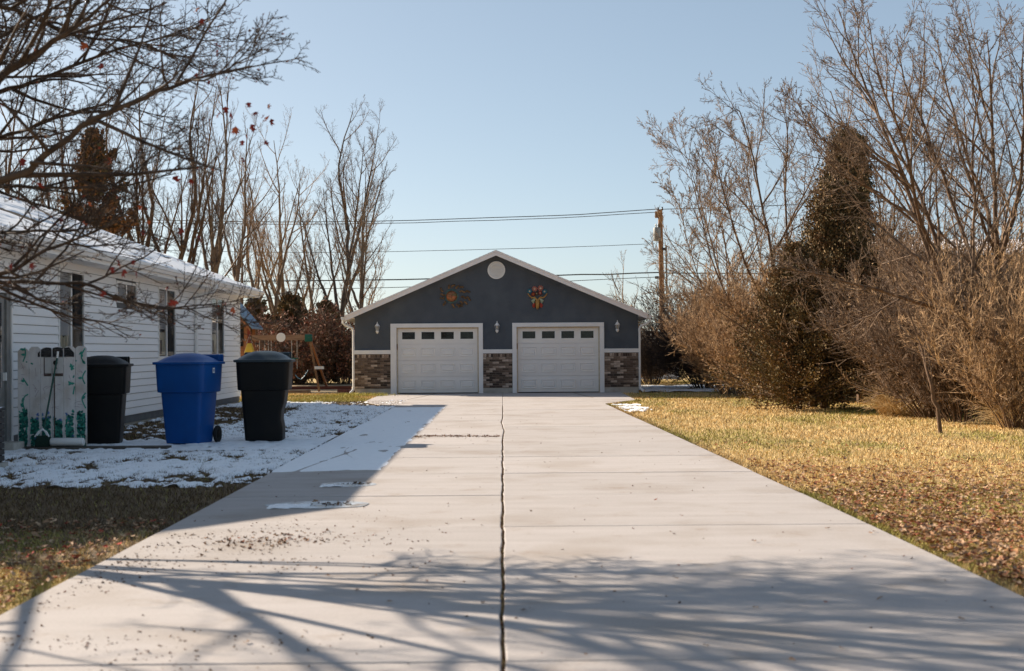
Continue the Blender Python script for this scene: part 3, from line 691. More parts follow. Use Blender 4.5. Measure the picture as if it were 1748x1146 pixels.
for s in (-1, 1):
    MB().tube([ap(917.5 + s * 1.5, 520), ap(917.5 + s * 2.2, 511, .05), ap(917.5 + s * 5, 508), ap(917.5 + s * 10, 508.5), ap(917.5 + s * 14, 505), ap(917.5 + s * 16.5, 501)], [.035, .04, .034, .026, .02, .015], 8).build('horn', M['ochre'], bull, smooth=True)
    MB().tube([ap(917.5 + s * 4.5, 511, .02), ap(917.5 + s * 8, 514, .035), ap(917.5 + s * 6.5, 519, .02)], [.05, .062, .02], 8).build('ear', M['sage'], bull, smooth=True)
    MB().tube([ap(917.5 + s * 5.5, 518, .02), ap(917.5 + s * 6.5, 522, .03), ap(917.5 + s * 6, 525, .02)], [.04, .055, .035], 8).build('ribbon', M['red'], bull, smooth=True)
    MB().lathe([(.016, -.07), (.012, -.085), (0, -.09)], (ap(917.5 + s * 3.2, 513).x, GY, ap(917, 513).z), 8, 'y').build('eye', M['paint_black'], bull)
def flower(px, py, r_, m1, m2, np_=10):
    p = ap(px, py, 0); fl = MB()
    for k in range(np_):
        a = 6.283 * k / np_; fl.tube([(p.x + math.cos(a) * r_ * .25, GY - .045, p.z + math.sin(a) * r_ * .25), (p.x + math.cos(a) * r_ * .75, GY - .06, p.z + math.sin(a) * r_ * .75), (p.x + math.cos(a) * r_, GY - .045, p.z + math.sin(a) * r_)], [r_ * .1, r_ * .22, r_ * .08], 5)
    f_ = fl.lathe([(r_ * .7, -.02), (r_ * .6, -.045), (0, -.05)], (p.x, GY, p.z), 12, 'y').build('flower', M[m1], bull, smooth=True)
    MB().lathe([(r_ * .36, -.05), (r_ * .28, -.075), (0, -.085)], (p.x, GY, p.z), 10, 'y').build('flower_centre', M[m2], f_, smooth=True)
flower(904, 497.5, .085, 'teal', 'cream'); flower(912.5, 493.5, .095, 'pink', 'cream'); flower(922.5, 492.5, .10, 'pink', 'cream'); flower(929.5, 498, .085, 'teal', 'cream')
flower(910, 502.5, .065, 'red', 'ochre'); flower(916, 501.5, .055, 'bronze', 'cream'); flower(922, 500.5, .065, 'red', 'cream')

# ================================================================== house
HX = -7.4; HY0, HY1 = 16.9, 40.0
M['lap_shadow_sheathing'] = pm('lap_shadow_sheathing', (0.10, 0.10, 0.10), (0.14, 0.14, 0.14), 3, 0.9)  # dark grey puts the shadow lines between siding laps into the colour
house = thing('house', (HX, HY1, 0), 'white vinyl-sided single-storey house with snow on its roof along the left', 'house')
wins = [(36.15, 37.7, 1.36, 2.77), (30.6, 32.1, 1.32, 2.77), (27.3, 28.7, 2.42, 2.74), (23.75, 25.1, 1.25, 2.77)]
door_y = (19.3, 21.35)
openings = wins + [(door_y[0], door_y[1], 0.1, 2.3)]
WT = 2.96
# core wall with openings
m = MB(); ys = sorted(openings); y = HY0
for (a, b, z0, z1) in ys:
    m.box(HX - .14, HX - .002, y, a, .02, WT)
    if z0 > .15: m.box(HX - .14, HX - .002, a, b, .02, z0)
    m.box(HX - .14, HX - .002, a, b, z1, WT); y = b
m.box(HX - .14, HX - .002, y, HY1, .02, WT)
SL = .39; EX = -6.9; RX = -14.6
def hz_(x): return 3.12 + SL * (EX - x) if x > RX else 3.12 + SL * (EX - 2 * RX + x)
BX = 2 * RX - HX
for (a, b) in ((HY0, HY0 + .13), (HY1 - .13, HY1)):
    m.prism([(BX, .02), (HX - .142, .02), (HX - .142, WT - .05), (HX - .142, hz_(HX) - .16), (RX, hz_(RX) - .16), (BX, hz_(BX) - .16)], a, b, 'y')
m.box(BX, BX + .13, HY0 + .131, HY1 - .131, .02, WT)
m.build('wall', M['lap_shadow_sheathing'], house)
MB().box(HX - .14, HX - .03, HY0, HY1 - .01, -.3, .165).build('foundation', M['old_concrete'], house)
# lap siding: every plank its own piece, cut at the openings
pi = .14; z = .16; row = 0
while z < WT - .03:
    zt = min(z + pi, WT); cuts = [(a - .055, b + .055) for (a, b, z0, z1) in openings if z0 - .03 < zt and z1 + .03 > z]
    segs = []; y = HY0
    for (a, b) in sorted(cuts): segs.append((y, a)); y = b
    segs.append((y, HY1 - .07))
    for (a, b) in segs:
        L0 = a; off = (row * 1.37) % 3.6
        while L0 < b - .02:
            L1 = min(b, L0 + (3.66 if L0 > a else 3.66 - off) )
            if b - L1 < .35: L1 = b
            mm = MB()
            pts = [(HX, z + .012), (HX + .022, z + .010), (HX + .025, z + .022), (HX + .006, zt + .002), (HX, zt)]
            mm.prism(pts[::-1], L0 + .001, L1 - .001, 'y')
            mm.build('siding_plank', M['siding'], house)
            L0 = L1
    z += pi; row += 1
MB().box(HX - .02, HX + .028, HY1 - .068, HY1 + .02, .15, WT).build('corner_trim', M['white'], house)
m = MB()
for k in range(38): m.box(HX + .0285, HX + .0295, HY1 - .03, HY1 - .015, .2 + k * .072, .225 + k * .072)
m.build('nail_slots', M['paint_black'], house, kind='stuff')
def house_window(a, b, z0, z1, blind):
    x0, x1 = HX - .035, HX + .028; t = .05
    fr = MB().box(x0, x1, a - t, b + t, z1, z1 + t).box(x0, x1 + .01, a - t, b + t, z0 - t, z0)
    fr.box(x0, x1, a - t, a, z0 + .0005, z1 - .0005).box(x0, x1, b, b + t, z0 + .0005, z1 - .0005)
    mid = a + (b - a) * .5
    fr.box(x0 + .005, x1 - .012, mid - .03, mid + .03, z0 + .001, z1 - .001)
    w_ = fr.build('window', M['white'], house)
    # far half keeps the screen, near half is bare dark glass
    MB().add([(HX - .002, a, z0), (HX - .002, mid - .03, z0), (HX - .002, mid - .03, z1), (HX - .002, a, z1)], [(0, 1, 2, 3)]).build('pane', M['glass'], w_)
    MB().add([(HX + .004, mid + .03, z0), (HX + .004, b, z0), (HX + .004, b, z1), (HX + .004, mid + .03, z1)], [(0, 1, 2, 3)]).build('pane', M['glass'], w_)
    MB().box(HX - .6, HX - .59, a - .2, b + .2, z0 - .2, z1 + .15).box(HX - .589, HX - .145, a - .21, a - .2, z0 - .2, z1 + .15).box(HX - .589, HX - .145, b + .2, b + .21, z0 - .2, z1 + .15).build('room_interior', M['dark_inside'], w_)
    if blind == 1:
        mm = MB(); n_ = int((z1 - z0) / .05)
        for k in range(int(n_ * .62)):
            zz = z1 - .02 - k * .05; mm.box(HX - .025, HX - .018, a + .01, mid - .032, zz - .042, zz)
        mm.build('blind', M['blind'], w_, kind='stuff')
        MB().box(HX - .034, HX - .027, a + .01, mid - .032, z0 + .02, z0 + (z1 - z0) * .36).build('curtain', M['curtain'], w_)
        MB().box(HX - .0265, HX - .018, a + .12, a + .42, z0 + .05, z0 + .35).build('picture_frame', M['paint_black'], w_)
    elif blind == 2:
        MB().box(HX - .03, HX - .022, a + .01, mid - .032, z0 + .02, z1 - .01).build('blind', M['blind'], w_)
    elif blind == 3:
        MB().box(HX - .03, HX - .022, a + .01, mid - .032, z0 + .45, z1 - .01).build('blind', M['blind'], w_)
        mm = MB()
        for k in range(8):
            yy = a + .02 + k * .075; mm.box(HX - .026 - .008 * (k % 2), HX - .02 - .008 * (k % 2), yy, yy + .08, z0 + .02, z0 + .42 + .02 * abs(k - 4))
        mm.build('curtain', M['curtain'], w_, kind='stuff')
for wd, bl in zip(wins, (1, 1, 2, 3)): house_window(*wd, bl)
# side door by the left edge of the view
a, b = door_y
fr = MB().box(HX - .04, HX + .05, a - .06, a, 0.06, 2.36).box(HX - .04, HX + .05, b, b + .06, 0.06, 2.36).box(HX - .04, HX + .05, a + .0005, b - .0005, 2.30, 2.36).build('door_frame', M['white'], house)
MB().box(HX - .04, HX + .03, b - .16, b - .001, .1, 2.299).build('side_post', M['grey_metal'], fr)
dd = MB().box(HX - .02, HX, a + .01, b - .17, .1, 2.29).build('storm_door', M['grey_metal'], house)
MB().box(HX + .001, HX + .006, a + .15, b - .30, .9, 2.15).build('pane', M['glass'], dd)
MB().box(HX + .001, HX + .05, b - .26, b - .22, 1.0, 1.12).build('handle', M['white'], dd)
# eave: soffit boards, fascia, gutter in two lengths, downspout
for k in range(int((HY1 + .5 - HY0 + .4) / .6)):
    y0 = HY0 - .4 + .6 * k
    MB().box(HX + .001, EX - .02, y0, min(y0 + .594, HY1 + .5), WT - .02 + .002 * (k % 2), WT + .001 * (k % 2)).build('soffit_board', M['white'], house)
MB().box(EX - .018, EX, HY0 - .4, HY1 + .5, WT - .03, 3.105).build('fascia', M['white'], house)
gp_ = [(EX + .002, 3.0), (EX + .075, 3.0), (EX + .10, 3.05), (EX + .125, 3.065), (EX + .125, 3.12), (EX + .115, 3.12), (EX + .11, 3.075), (EX + .002, 3.075)]
for (y0, y1) in ((HY0 - .4, 34.35), (34.354, HY1 + .52)):
    MB().prism(gp_[::-1], y0, y1, 'y').build('gutter', M['white'], house)
MB().tube([(EX + .06, 34.0, 3.01), (EX + .06, 34.0, 2.93), (EX + .01, 34.02, 2.84), (HX + .16, 34.08, 2.78), (HX + .07, 34.1, 2.70), (HX + .065, 34.1, .32), (HX + .08, 34.1, .22), (HX + .30, 34.1, .10)], .045, 8).build('downspout', M['white'], house, smooth=True)
# roof
rf = MB()
for sg in (1, -1):
    ex = EX if sg > 0 else 2 * RX - EX
    pts = [(RX, hz_(RX)), (ex, hz_(ex)), (ex, hz_(ex) - .12), (RX, hz_(RX) - .12)]
    rf.prism(pts if sg > 0 else pts[::-1], HY0 - .45, HY1 + .5, 'y')
hroof = rf.build('roof', M['white'], house)
m = MB()
for sg in (1, -1):
    for k in range(56):
        d0 = -.05 + k * .14; d1 = d0 + .155
        x0 = (EX - d0); x1 = max(EX - d1, RX)
        z0_, z1_ = 3.12 + SL * d0, 3.12 + SL * (EX - x1)
        if sg < 0: x0, x1 = 2 * RX - x0, 2 * RX - x1
        pts = [(x0, z0_ + .001), (x0, z0_ + .018), (x1, z1_ + .01), (x1, z1_ + .001)]
        m.prism(pts[::-1] if sg > 0 else pts, HY0 - .48, HY1 + .53, 'y')
m.build('shingles', M['shingle'], hroof, kind='stuff')
# snow lying on the roof
def sheet(name, xs, ys, off, zf, parent=None, label=None, cat=None):
    X, Y = np.meshgrid(xs, ys); O = off(X, Y); Z = zf(X, Y) + O; ny, nx = X.shape
    V = np.stack([X.ravel(), Y.ravel(), Z.ravel()], 1); i = np.arange(nx - 1)[None] + (np.arange(ny - 1) * nx)[:, None]; i = i.ravel()
    Q = np.stack([i, i + 1, i + nx + 1, i + nx], 1); keep = (O.ravel()[Q] > -0.004).any(axis=1)
    return link(name, mesh_np(name, V, [Q[keep]], True), M['snow'], parent, kind='stuff')
def roof_off(X, Y):
    v = EX - X
    n_ = fbm(Y / 1.1, v / .35, 5, 4)
    band = np.exp(-((v - (2.6 + .0 * Y)) / .9) ** 2) * np.clip((33 - Y) / 12, 0, 1) * .55
    return np.clip((n_ - .30 - band) * .25, -.03, .035) + np.minimum(0, (HY1 + .48 - Y)) * 0 
sheet('snow', np.linspace(EX + .02, RX, 130), np.linspace(HY0 - .4, HY1 + .5, 260), roof_off, lambda X, Y: 3.13 + SL * (EX - X), hroof)
rp_ = [(RX, hz_(RX) + .0), (EX + .01, hz_(EX) - .0), (EX + .01, hz_(EX) - .16), (RX, hz_(RX) - .16)]
MB().prism(rp_, HY1 + .501, HY1 + .53, 'y').build('rake_board', M['white'], hroof)
MB().prism(rp_, HY0 - .48, HY0 - .451, 'y').build('rake_board', M['white'], hroof)
# small black floodlight under the far eave
fl = thing('eave_floodlight', (EX - .25, HY1 + .45, WT - .03), 'small black floodlight under the far corner of the house eave', 'lamp')
MB().lathe([(.02, 0), (.05, -.03), (.055, -.10), (.04, -.12)], (EX - .25, HY1 + .45, WT - .02), 12).build('lamp_head', M['dark_metal'], fl, smooth=True)

# ================================================================== bins and other things by the house
def place(o, loc, rot):
    o.location = loc; o.rotation_euler = (0, 0, rot)
def wheelie_bin(loc, rot, mat, lid, label, wx=.395, dent=False, sticker=False, s=1.0):
    root = thing('wheeled_bin', (0, 0, 0), label, 'trash bin', 'wheeled bins beside the house')
    body = MB().loft([(.02, .325, .29, .06, 0, 0), (.06, .335, .30, .07, 0, 0), (.22, .348, .3145, .07, 0, 0), (.34, .358, .325, .07, 0, 0), (.46, .368, .336, .07, 0, 0), (.60, .38, .349, .07, 0, 0), (.78, .395, .365, .08, 0, 0), (.80, .395, .365, .08, 0, 0)])
    b = body.build('body', M[mat], root, smooth=True)
    if dent:
        for v in b.data.vertices:
            if v.co.x > .2: v.co.x -= .06 * math.exp(-((v.co.z - .40) / .14) ** 2)
        me = b.data
    MB().loft([(.775, .40, .37, .08, 0, 0), (.785, .445, .41, .09, 0, 0), (.80, .45, .415, .09, 0, 0), (1.20, .475, .44, .10, 0, 0), (1.215, .475, .44, .10, 0, 0)]).build('collar', M[mat], root, smooth=True)
    MB().loft([(1.2, .50, .47, .10, 0, 0), (1.205, .515, .485, .11, 0, 0), (1.235, .515, .485, .11, 0, 0), (1.24, .50, .47, .1, 0, 0), (1.245, .45, .42, .14, 0, -.03), (1.29, .39, .36, .2, 0, -.03), (1.33, .30, .27, .2, 0, -.03), (1.36, .19, .16, .13, 0, -.03), (1.37, .08, .06, .05, 0, -.03)], 5).build('lid', M[lid], root, smooth=True)
    h = MB().box(-.40, .40, .40, .50, 1.245, 1.345).build('hinge_box', M[lid], root, bevel=.02)
    MB().box(-.43, .43, .485, .54, 1.21, 1.35).build('hinge_cover', M[lid], root, bevel=.02)
    MB().tube([(-.3, .44, 1.12), (-.3, .56, 1.14), (.3, .56, 1.14), (.3, .44, 1.12)], .016, 8).build('handle', M[mat], root, smooth=True)
    for sg in (-1, 1):
        w_ = MB().lathe([(.09, -.025), (.125, -.03), (.135, 0), (.125, .03), (.09, .025)], (sg * wx, .32, .135), 20, 'x').build('wheel', M['rubber'], root, smooth=True)
        MB().lathe([(.02, -.034), (.075, -.031), (.075, .031), (.02, .034)], (sg * wx, .32, .135), 14, 'x').build('hub', M['black_plastic'], w_, smooth=True)
    MB().tube([(-.37, .32, .135), (.37, .32, .135)], .014, 6).build('axle', M['dark_metal'], root)
    if sticker:
        MB().box(.4735, .478, -.03, .045, 1.07, 1.145).build('sticker', M['sticker'], root)
        MB().box(.4785, .4795, -.01, .028, 1.088, 1.126).build('sticker_print', M['blue_plastic'], root)
    place(root, loc, rot); root.scale = (s * .84, s * .84, s)
    return root
wheelie_bin((-6.18, 22.0, -.008), R(8), 'black_plastic', 'black_plastic', 'black wheeled bin standing between the painted fence panel and the house wall', s=1.0, wx=.26)
wheelie_bin((-4.84, 21.98, -.008), R(-14), 'blue_plastic', 'blue_plastic', 'bright blue wheeled recycling bin with a domed lid on the snowy path', sticker=True, s=1.02)
wheelie_bin((-3.75, 22.45, -.008), R(3), 'black_plastic', 'lid_plastic', 'black wheeled bin with dented side, nearest the driveway, right of the blue bin', dent=True, s=1.04, wx=.26)

# painted fence panel
PX0, PX1, PY, PZ = -7.19, -6.165, 21.12, .0
fp = thing('painted_fence_panel', ((PX0 + PX1) / 2, PY, .012), 'white board fence panel painted with flowers, vines and a birdhouse, leaning by the house', 'fence panel')
bwid = (PX1 - PX0) / 6; tops = [1.47, 1.50, 1.49, 1.495, 1.50, 1.505]
edges = [PX0 + bwid * k for k in range(7)]
for k in range(6):
    x0, x1 = edges[k] + .003, edges[k + 1] - .003; z1 = tops[k]; c_ = .035
    pts = [(x0, .02), (x1, .02), (x1, z1 - c_), (x1 - c_, z1), (x0 + c_, z1), (x0, z1 - c_)]
    MB().prism(pts, PY, PY + .018, 'y').build('board', M['board'], fp, bevel=.002)
for z in (.25, 1.1): MB().box(PX0 + .02, PX1 - .02, PY + .019, PY + .055, z, z + .08).build('rail', M['plank'], fp)
def pz(py): return 1.4 - (py - 598) / F * PY
def pxx(px): return (px - 858) / F * PY
def onb(x):   # keep paint off the gaps between boards
    k = int((x - PX0) / bwid); return 0 <= k < 6 and edges[k] + .012 < x < edges[k + 1] - .012
class Flat:
    def __init__(s): s.m = MB(); s.n = 0
    def poly(s, pts, y=.0015):
        s.n += 1; y = PY - y - (s.n % 7) * .0002
        k = len(s.m.v); s.m.v += [(p[0], y, p[1]) for p in pts]; s.m.f.append(tuple(range(k, k + len(pts))))
    def strip(s, pts, w):
        for (a, b) in zip(pts[:-1], pts[1:]):
            if onb(a[0]) and onb(b[0]):
                d = Vector((b[0] - a[0], b[1] - a[1])); 
                if d.length < 1e-6: continue
                d.normalize(); nn = Vector((-d.y, d.x)) * w / 2
                s.poly([(a[0] + nn.x, a[1] + nn.y), (b[0] + nn.x, b[1] + nn.y), (b[0] - nn.x, b[1] - nn.y), (a[0] - nn.x, a[1] - nn.y)])
    def leaf(s, x, z, a, L, w):
        pts = [(x, z)] + [(x + math.cos(a) * L * u - math.sin(a) * w * q, z + math.sin(a) * L * u + math.cos(a) * w * q) for u, q in ((.35, .5), (.7, .35), (1, 0), (.7, -.35), (.35, -.5))]
        if all(onb(p[0]) for p in pts): s.poly(pts)
dark, green, blue, mauve = Flat(), Flat(), Flat(), Flat()
for k in range(2200):
    x = random.uniform(PX0, PX1); u = (x - PX0) / (PX1 - PX0); top = .36 + .14 * abs(u - .5) * 2 + .05 * math.sin(u * 17)
    z = .03 + random.random() ** .9 * top
    (dark if random.random() < .5 else green).leaf(x, z, random.uniform(0, 6.28), random.uniform(.03, .06), random.uniform(.022, .04))
def vine(pxs, w=.02):
    pts = [(pxx(a), pz(b)) for a, b in pxs]; P, _ = poly([(p[0], 0, p[1]) for p in pts], [0] * len(pts), 6)
    q = [(p[0], p[2]) for p in P[0]]; green.strip(q, w)
    for i in range(2, len(q), 4): green.leaf(q[i][0], q[i][1], random.uniform(0, 6.28), random.uniform(.05, .09), .042)
vine([(44, 588), (45, 600), (41, 612)]); vine([(41, 640), (50, 655), (52, 665), (43, 672), (41, 685), (46, 700)]); vine([(120, 620), (130, 628), (126, 640)])
vine([(146, 590), (140, 605), (149, 622), (142, 640), (150, 660), (141, 676), (150, 700), (144, 720)]); vine([(118, 652), (128, 650), (126, 668)]); vine([(128, 600), (131, 612), (122, 626)]); vine([(46, 612), (58, 616)])
for k in range(60):
    x = random.uniform(PX0, PX1); z = random.uniform(.55, 1.4); a = random.uniform(0, 3.14); L = random.uniform(.04, .13)
    mauve.strip([(x, z), (x + math.cos(a) * L * .5, z + math.sin(a) * L * .5 + .01), (x + math.cos(a) * L, z + math.sin(a) * L)], .004)
for (a, b) in ((66, 702), (73, 702), (83, 699), (84, 708), (65, 709), (114, 702), (120, 709), (110, 715), (101, 713), (92, 706), (76, 710), (104, 712), (135, 725), (145, 716), (50, 735), (62, 742), (88, 735), (126, 740), (140, 745), (75, 728)):
    x, z = pxx(a), pz(b); green.strip([(x, z), (x + .01, z - .12)], .007)
    for j in range(7): blue.leaf(x, z, 6.283 * j / 7 + .3, .032, .016)
for nm, f_, mt in (('painted_leaves', dark, 'paint_dark_green'), ('painted_vine', green, 'paint_green'), ('painted_flowers', blue, 'paint_blue'), ('painted_twigs', mauve, 'paint_mauve')):
    f_.m.build(nm, M[mt], fp, kind='stuff')
bh_ = Flat(); z_ = pz
for k in (1, 2, 3, 4):
    xa = max(edges[k] + .008, pxx(66)); xb = min(edges[k + 1] - .008, pxx(128))
    t = lambda x: z_(586 + max(0, (76 - (x / PY * F + 858))) * 1.2 + max(0, ((x / PY * F + 858) - 121)) * 1.6)
    bh_.poly([(xa, z_(604)), (xb, z_(604)), (xb, min(t(xb), 1.48)), ((xa + xb) / 2, min(t((xa + xb) / 2), 1.49)), (xa, min(t(xa), 1.48))], .0045)
bh_.m.build('painted_birdhouse_roof', M['paint_black'], fp, kind='stuff')
st = Flat()
for k in range(70):
    x = random.uniform(pxx(70), pxx(125)); z = random.uniform(z_(602), z_(590))
    if onb(x): st.poly([(x - .010, z), (x, z - .003), (x + .010, z), (x, z - .001)], .007)
st.m.build('painted_shingle_marks', M['paint_white'], fp, kind='stuff')
bb_ = Flat()
for k in (2, 3):
    xa = max(edges[k] + .008, pxx(76)); xb = min(edges[k + 1] - .008, pxx(115)); bb_.poly([(xa, z_(637)), (xb, z_(637)), (xb, z_(604.5)), (xa, z_(604.5))], .002)
bb_.poly([(pxx(93.3), z_(748)), (pxx(95.2), z_(748)), (pxx(95.2), z_(638)), (pxx(93.3), z_(638))], .004)
bb_.m.build('painted_birdhouse_edge', M['paint_brown'], fp, kind='stuff')
bb_ = Flat()
for k in (2, 3):
    xa = max(edges[k] + .008, pxx(78)); xb = min(edges[k + 1] - .008, pxx(113)); bb_.poly([(xa, z_(632)), (xb, z_(632)), (xb, z_(605)), (xa, z_(605))], .004)
bb_.m.build('painted_birdhouse_front', M['paint_white'], fp, kind='stuff')
ho = Flat(); ho.poly([(pxx(96) + .035 * math.cos(a), z_(614) + .035 * math.sin(a)) for a in np.linspace(0, 6.0, 12)], .006); ho.poly([(pxx(96), z_(617)), (pxx(99), z_(624)), (pxx(98), z_(625)), (pxx(95), z_(618))], .006)
ho.m.build('painted_birdhouse_hole', M['paint_black'], fp, kind='stuff')
# plank the panel stands on, broom, rolled tube
MB_ = MB().box(-7.35, -4.9, 20.75, 21.06, -.03, .03)
o = MB_.build('walk_edge_plank', M['plank'], bevel=.006); tag(o, 'dark wet wooden plank on the ground before the painted fence panel', 'plank')
bx, by = pxx(79), 20.95
br = thing('push_broom', (bx, by, .03), 'green-handled broom with dark bristles leaning on the painted fence panel', 'broom')
MB().tube([(pxx(83), by - .02, .30), (pxx(100), PY - .03, 1.33)], .014, 8).build('handle', M['broom_green'], br)
MB().tube([(pxx(100), PY - .03, 1.33), (pxx(101.3), PY - .028, 1.43)], .017, 8).build('handle_grip', M['white'], br)
MB().prism([(pxx(68), .03), (pxx(93.5), .03), (pxx(93), .17), (pxx(88), .20), (pxx(73), .19), (pxx(69), .12)], by - .05, by + .03, 'y').build('bristles', M['bristle'], br, bevel=.01)
MB().tube([(pxx(69), by - .06, .18), (pxx(76), by - .065, .26), (pxx(83), by - .065, .285), (pxx(89), by - .065, .25), (pxx(93), by - .06, .18)], .012, 6).build('head_rim', M['white'], br)
MB().tube([(pxx(73), by - .06, .20), (pxx(83), by - .065, .30), (pxx(90), by - .06, .20)], .011, 6).build('head_brace', M['white'], br)
o = MB().tube([(pxx(94.5), by - .02, .10), (pxx(96), by - .02, .10), (pxx(148), by + .01, .095), (pxx(149.5), by + .01, .095)], [.05, .062, .062, .05], 14).build('foam_roll', M['white'], smooth=True)
tag(o, 'white plastic roll lying on the plank at the foot of the painted panel', 'tube')
# air conditioner
ac = thing('air_conditioner', (-6.6, 17.3, -.03), 'dark grey outdoor air conditioner with a dusting of snow at the left edge', 'air conditioner')
MB().box(-7.00, -6.14, 16.85, 17.7, -.02, .06).build('base', M['old_concrete'], ac, bevel=.01)
MB().box(-6.94, -6.20, 16.91, 17.64, .06, .70).build('coil', M['dark_inside'], ac)
for k in range(8):
    z = .075 + k * .078
    MB().box(-6.965, -6.175, 16.885, 17.665, z, z + .068).build('louver_band', M['unit_metal'], ac, bevel=.006)
MB().box(-6.98, -6.16, 16.87, 17.68, .70, .735).build('top', M['unit_metal'], ac, bevel=.01)
MB().lathe([(.30, .735), (.30, .75), (.05, .765), (0, .77)], (-6.57, 17.27, 0), 20).build('fan_grille', M['dark_metal'], ac, smooth=True)
sheet('snow', np.linspace(-6.97, -6.17, 24), np.linspace(16.88, 17.67, 24), lambda X, Y: np.clip((fbm(X * 4, Y * 4, 9) - .4) * .15, -.01, .02), lambda X, Y: .735 + 0 * X, ac)

# ice patches on the drive, leaves frozen in them
def icy(cx, cy, a, b, label, seed):
    root = thing('ice_patch', (cx, cy, 0), label, 'ice')
    n = 40; V = [(cx, cy, .007)]; fc = []
    for j in range(n):
        t = 6.283 * j / n; k = 1 + .22 * (float(vnoise(math.cos(t) * 2 + 5, math.sin(t) * 2 + 5, seed)) - .5)
        V.append((cx + a * k * math.cos(t), cy + b * k * math.sin(t), .0035))
    for j in range(n): fc.append((0, 1 + j, 1 + (j + 1) % n))
    MB().add(V, fc).build('sheet', M['ice'], root, smooth=True)
    sheet('frost', np.linspace(cx - a * .95, cx - a * .15, 40), np.linspace(cy - b, cy + b * .3, 24), lambda X, Y: np.clip((fbm(X * 6, Y * 6, seed) - .38 - 1.2 * ((X - cx + a * .55) / (a * .5)) ** 4 * .3 - .25 * ((Y - cy + b * .35) / (b * .6)) ** 2) * .05, -.006, .006), lambda X, Y: .006 + 0 * X, root)
icy(-1.68, 13.0, .47, .30, 'oval ice patch with frozen leaves on the driveway, the nearer and larger of the two', 4)
icy(-1.62, 14.95, .30, .27, 'small ice patch with leaf litter on the driveway, the farther of the two', 8)

# ================================================================== back yard
# playhouse
py_ = 50.5
ph = thing('playhouse', (-9.2, py_, 0), 'orange cedar playhouse with a pale blue roof behind the house corner', 'playhouse')
def pp_(px, y, Y=None): p = at(px, y, Y or py_); return p.x, p.z
x1 = pp_(429, 600)[0]; x0 = x1 - 1.6; zt = pp_(0, 562)[1]; zr = pp_(0, 528)[1]; zf = 1.35
for (x, y) in ((x0, py_), (x1 - .25, py_), (x0, py_ + 1.6), (x1 - .25, py_ + 1.6)):
    MB().box(x, x + .11, y, y + .11, -.05, zt).build('post', M['cedar'], ph)
MB().box(x0 - .05, x1, py_ - .05, py_ + 1.75, zf - .5, zf - .4).build('platform', M['cedar'], ph)
for k in range(7): MB().box(x0 + .12, x1 - .27, py_ + .03, py_ + .05, zf - .39 + .10 * k, zf - .30 + .10 * k).build('wall_board', M['cedar'], ph)
MB().box(x1 - .14, x1 - .03, py_, py_ + .05, zf + .15, zt - .02).build('shutter', M['red_wood'], ph)
MB().box(x1 - .52, x1 - .30, py_ - .02, py_ + .028, zf + .25, zt - .05).build('window', M['dark_inside'], ph)
xm = (x0 + x1) / 2 - .1
for sg in (-1, 1):
    e = xm + sg * 0.98; pts = [(xm, zr + .45), (e, zt + .0), (e, zt - .06), (xm, zr + .38)]
    MB().prism(pts if sg > 0 else pts[::-1], py_ - .3, py_ + 2.0, 'y').build('roof', M['blue_roof'], ph)
    pts = [(xm, zr + .37), (e - sg * .08, zt - .05), (e - sg * .08, zt - .15), (xm, zr + .25)]
    MB().prism(pts if sg > 0 else pts[::-1], py_ - .22, py_ - .17, 'y').build('rafter', M['cedar'], ph)
# swing set
SY = 49.3
sw = thing('swing_set', (at(480, 660, SY).x, SY, 0), 'wooden swing set with a green-capped beam and A-frame legs behind the bins', 'swing set')
b0 = at(430, 576.5, SY); b1 = at(523, 578.5, SY); b2 = at(533, 581, SY)
MB().box(b0.x, b1.x, SY - .05, SY + .05, b0.z - .10, b0.z + .08).build('beam', M['beam'], sw)
MB().box(b1.x - .05, b2.x, SY - .08, SY + .08, b0.z - .16, b0.z + .10).build('beam_bracket', M['green_plastic'], sw, bevel=.03)
MB().lathe([(.0, 0), (.16, 0), (.16, -.02), (0, -.03)], (at(480, 578, SY).x, SY - .055, b0.z), 16, 'y').build('name_plate', M['white'], sw)
f1 = gp(545, 668); f2 = gp(556, 664)
MB().tube([(b2.x - .1, SY - .05, b0.z), (f1.x, f1.y, 0)], .05, 4).build('leg', M['beam'], sw)
MB().tube([(b2.x - .1, SY + .05, b0.z), (f2.x, f2.y + .5, 0)], .05, 4).build('leg', M['cedar'], sw)
q = at(545, 628, SY); MB().box(q.x - .16, q.x + .16, SY - .04, SY + .04, q.z - .05, q.z + .05).build('leg_brace', M['white'], sw)
def hang(px, zb): 
    x = at(px, 600, SY).x; MB().tube([(x, SY, b0.z - .1), (x, SY, zb)], .012, 4).build('chain', M['chain'], sw)
for px in (443, 452, 458, 463): hang(px, .75)
for px in (498, 507): hang(px, .8)
xa = at(443, 600, SY).x; xb = at(452, 600, SY).x; MB().box(xa - .05, xb + .05, SY - .1, SY + .1, .70, .74).build('seat', M['green_plastic'], sw, bevel=.01)
xa = at(498, 600, SY).x; xb = at(507, 600, SY).x; MB().box(xa - .05, xb + .05, SY - .1, SY + .1, 1.15, 1.19).build('seat', M['green_plastic'], sw, bevel=.01)
x = at(426, 590, SY).x
ys_ = thing('yellow_bucket_swing', (x, SY, 1.5), 'yellow bucket swing hanging beside the playhouse', 'swing')
MB().loft([(1.32, .16, .13, .07, x, SY), (1.38, .18, .15, .1, x, SY), (1.62, .11, .09, .07, x, SY), (1.70, .07, .05, .04, x, SY)]).build('bucket', M['yellow'], ys_, smooth=True)
MB().tube([(x - .1, SY, 1.7), (x, SY, 2.0), (x + .1, SY, 1.7)], .012, 4).build('rope', M['chain'], ys_)
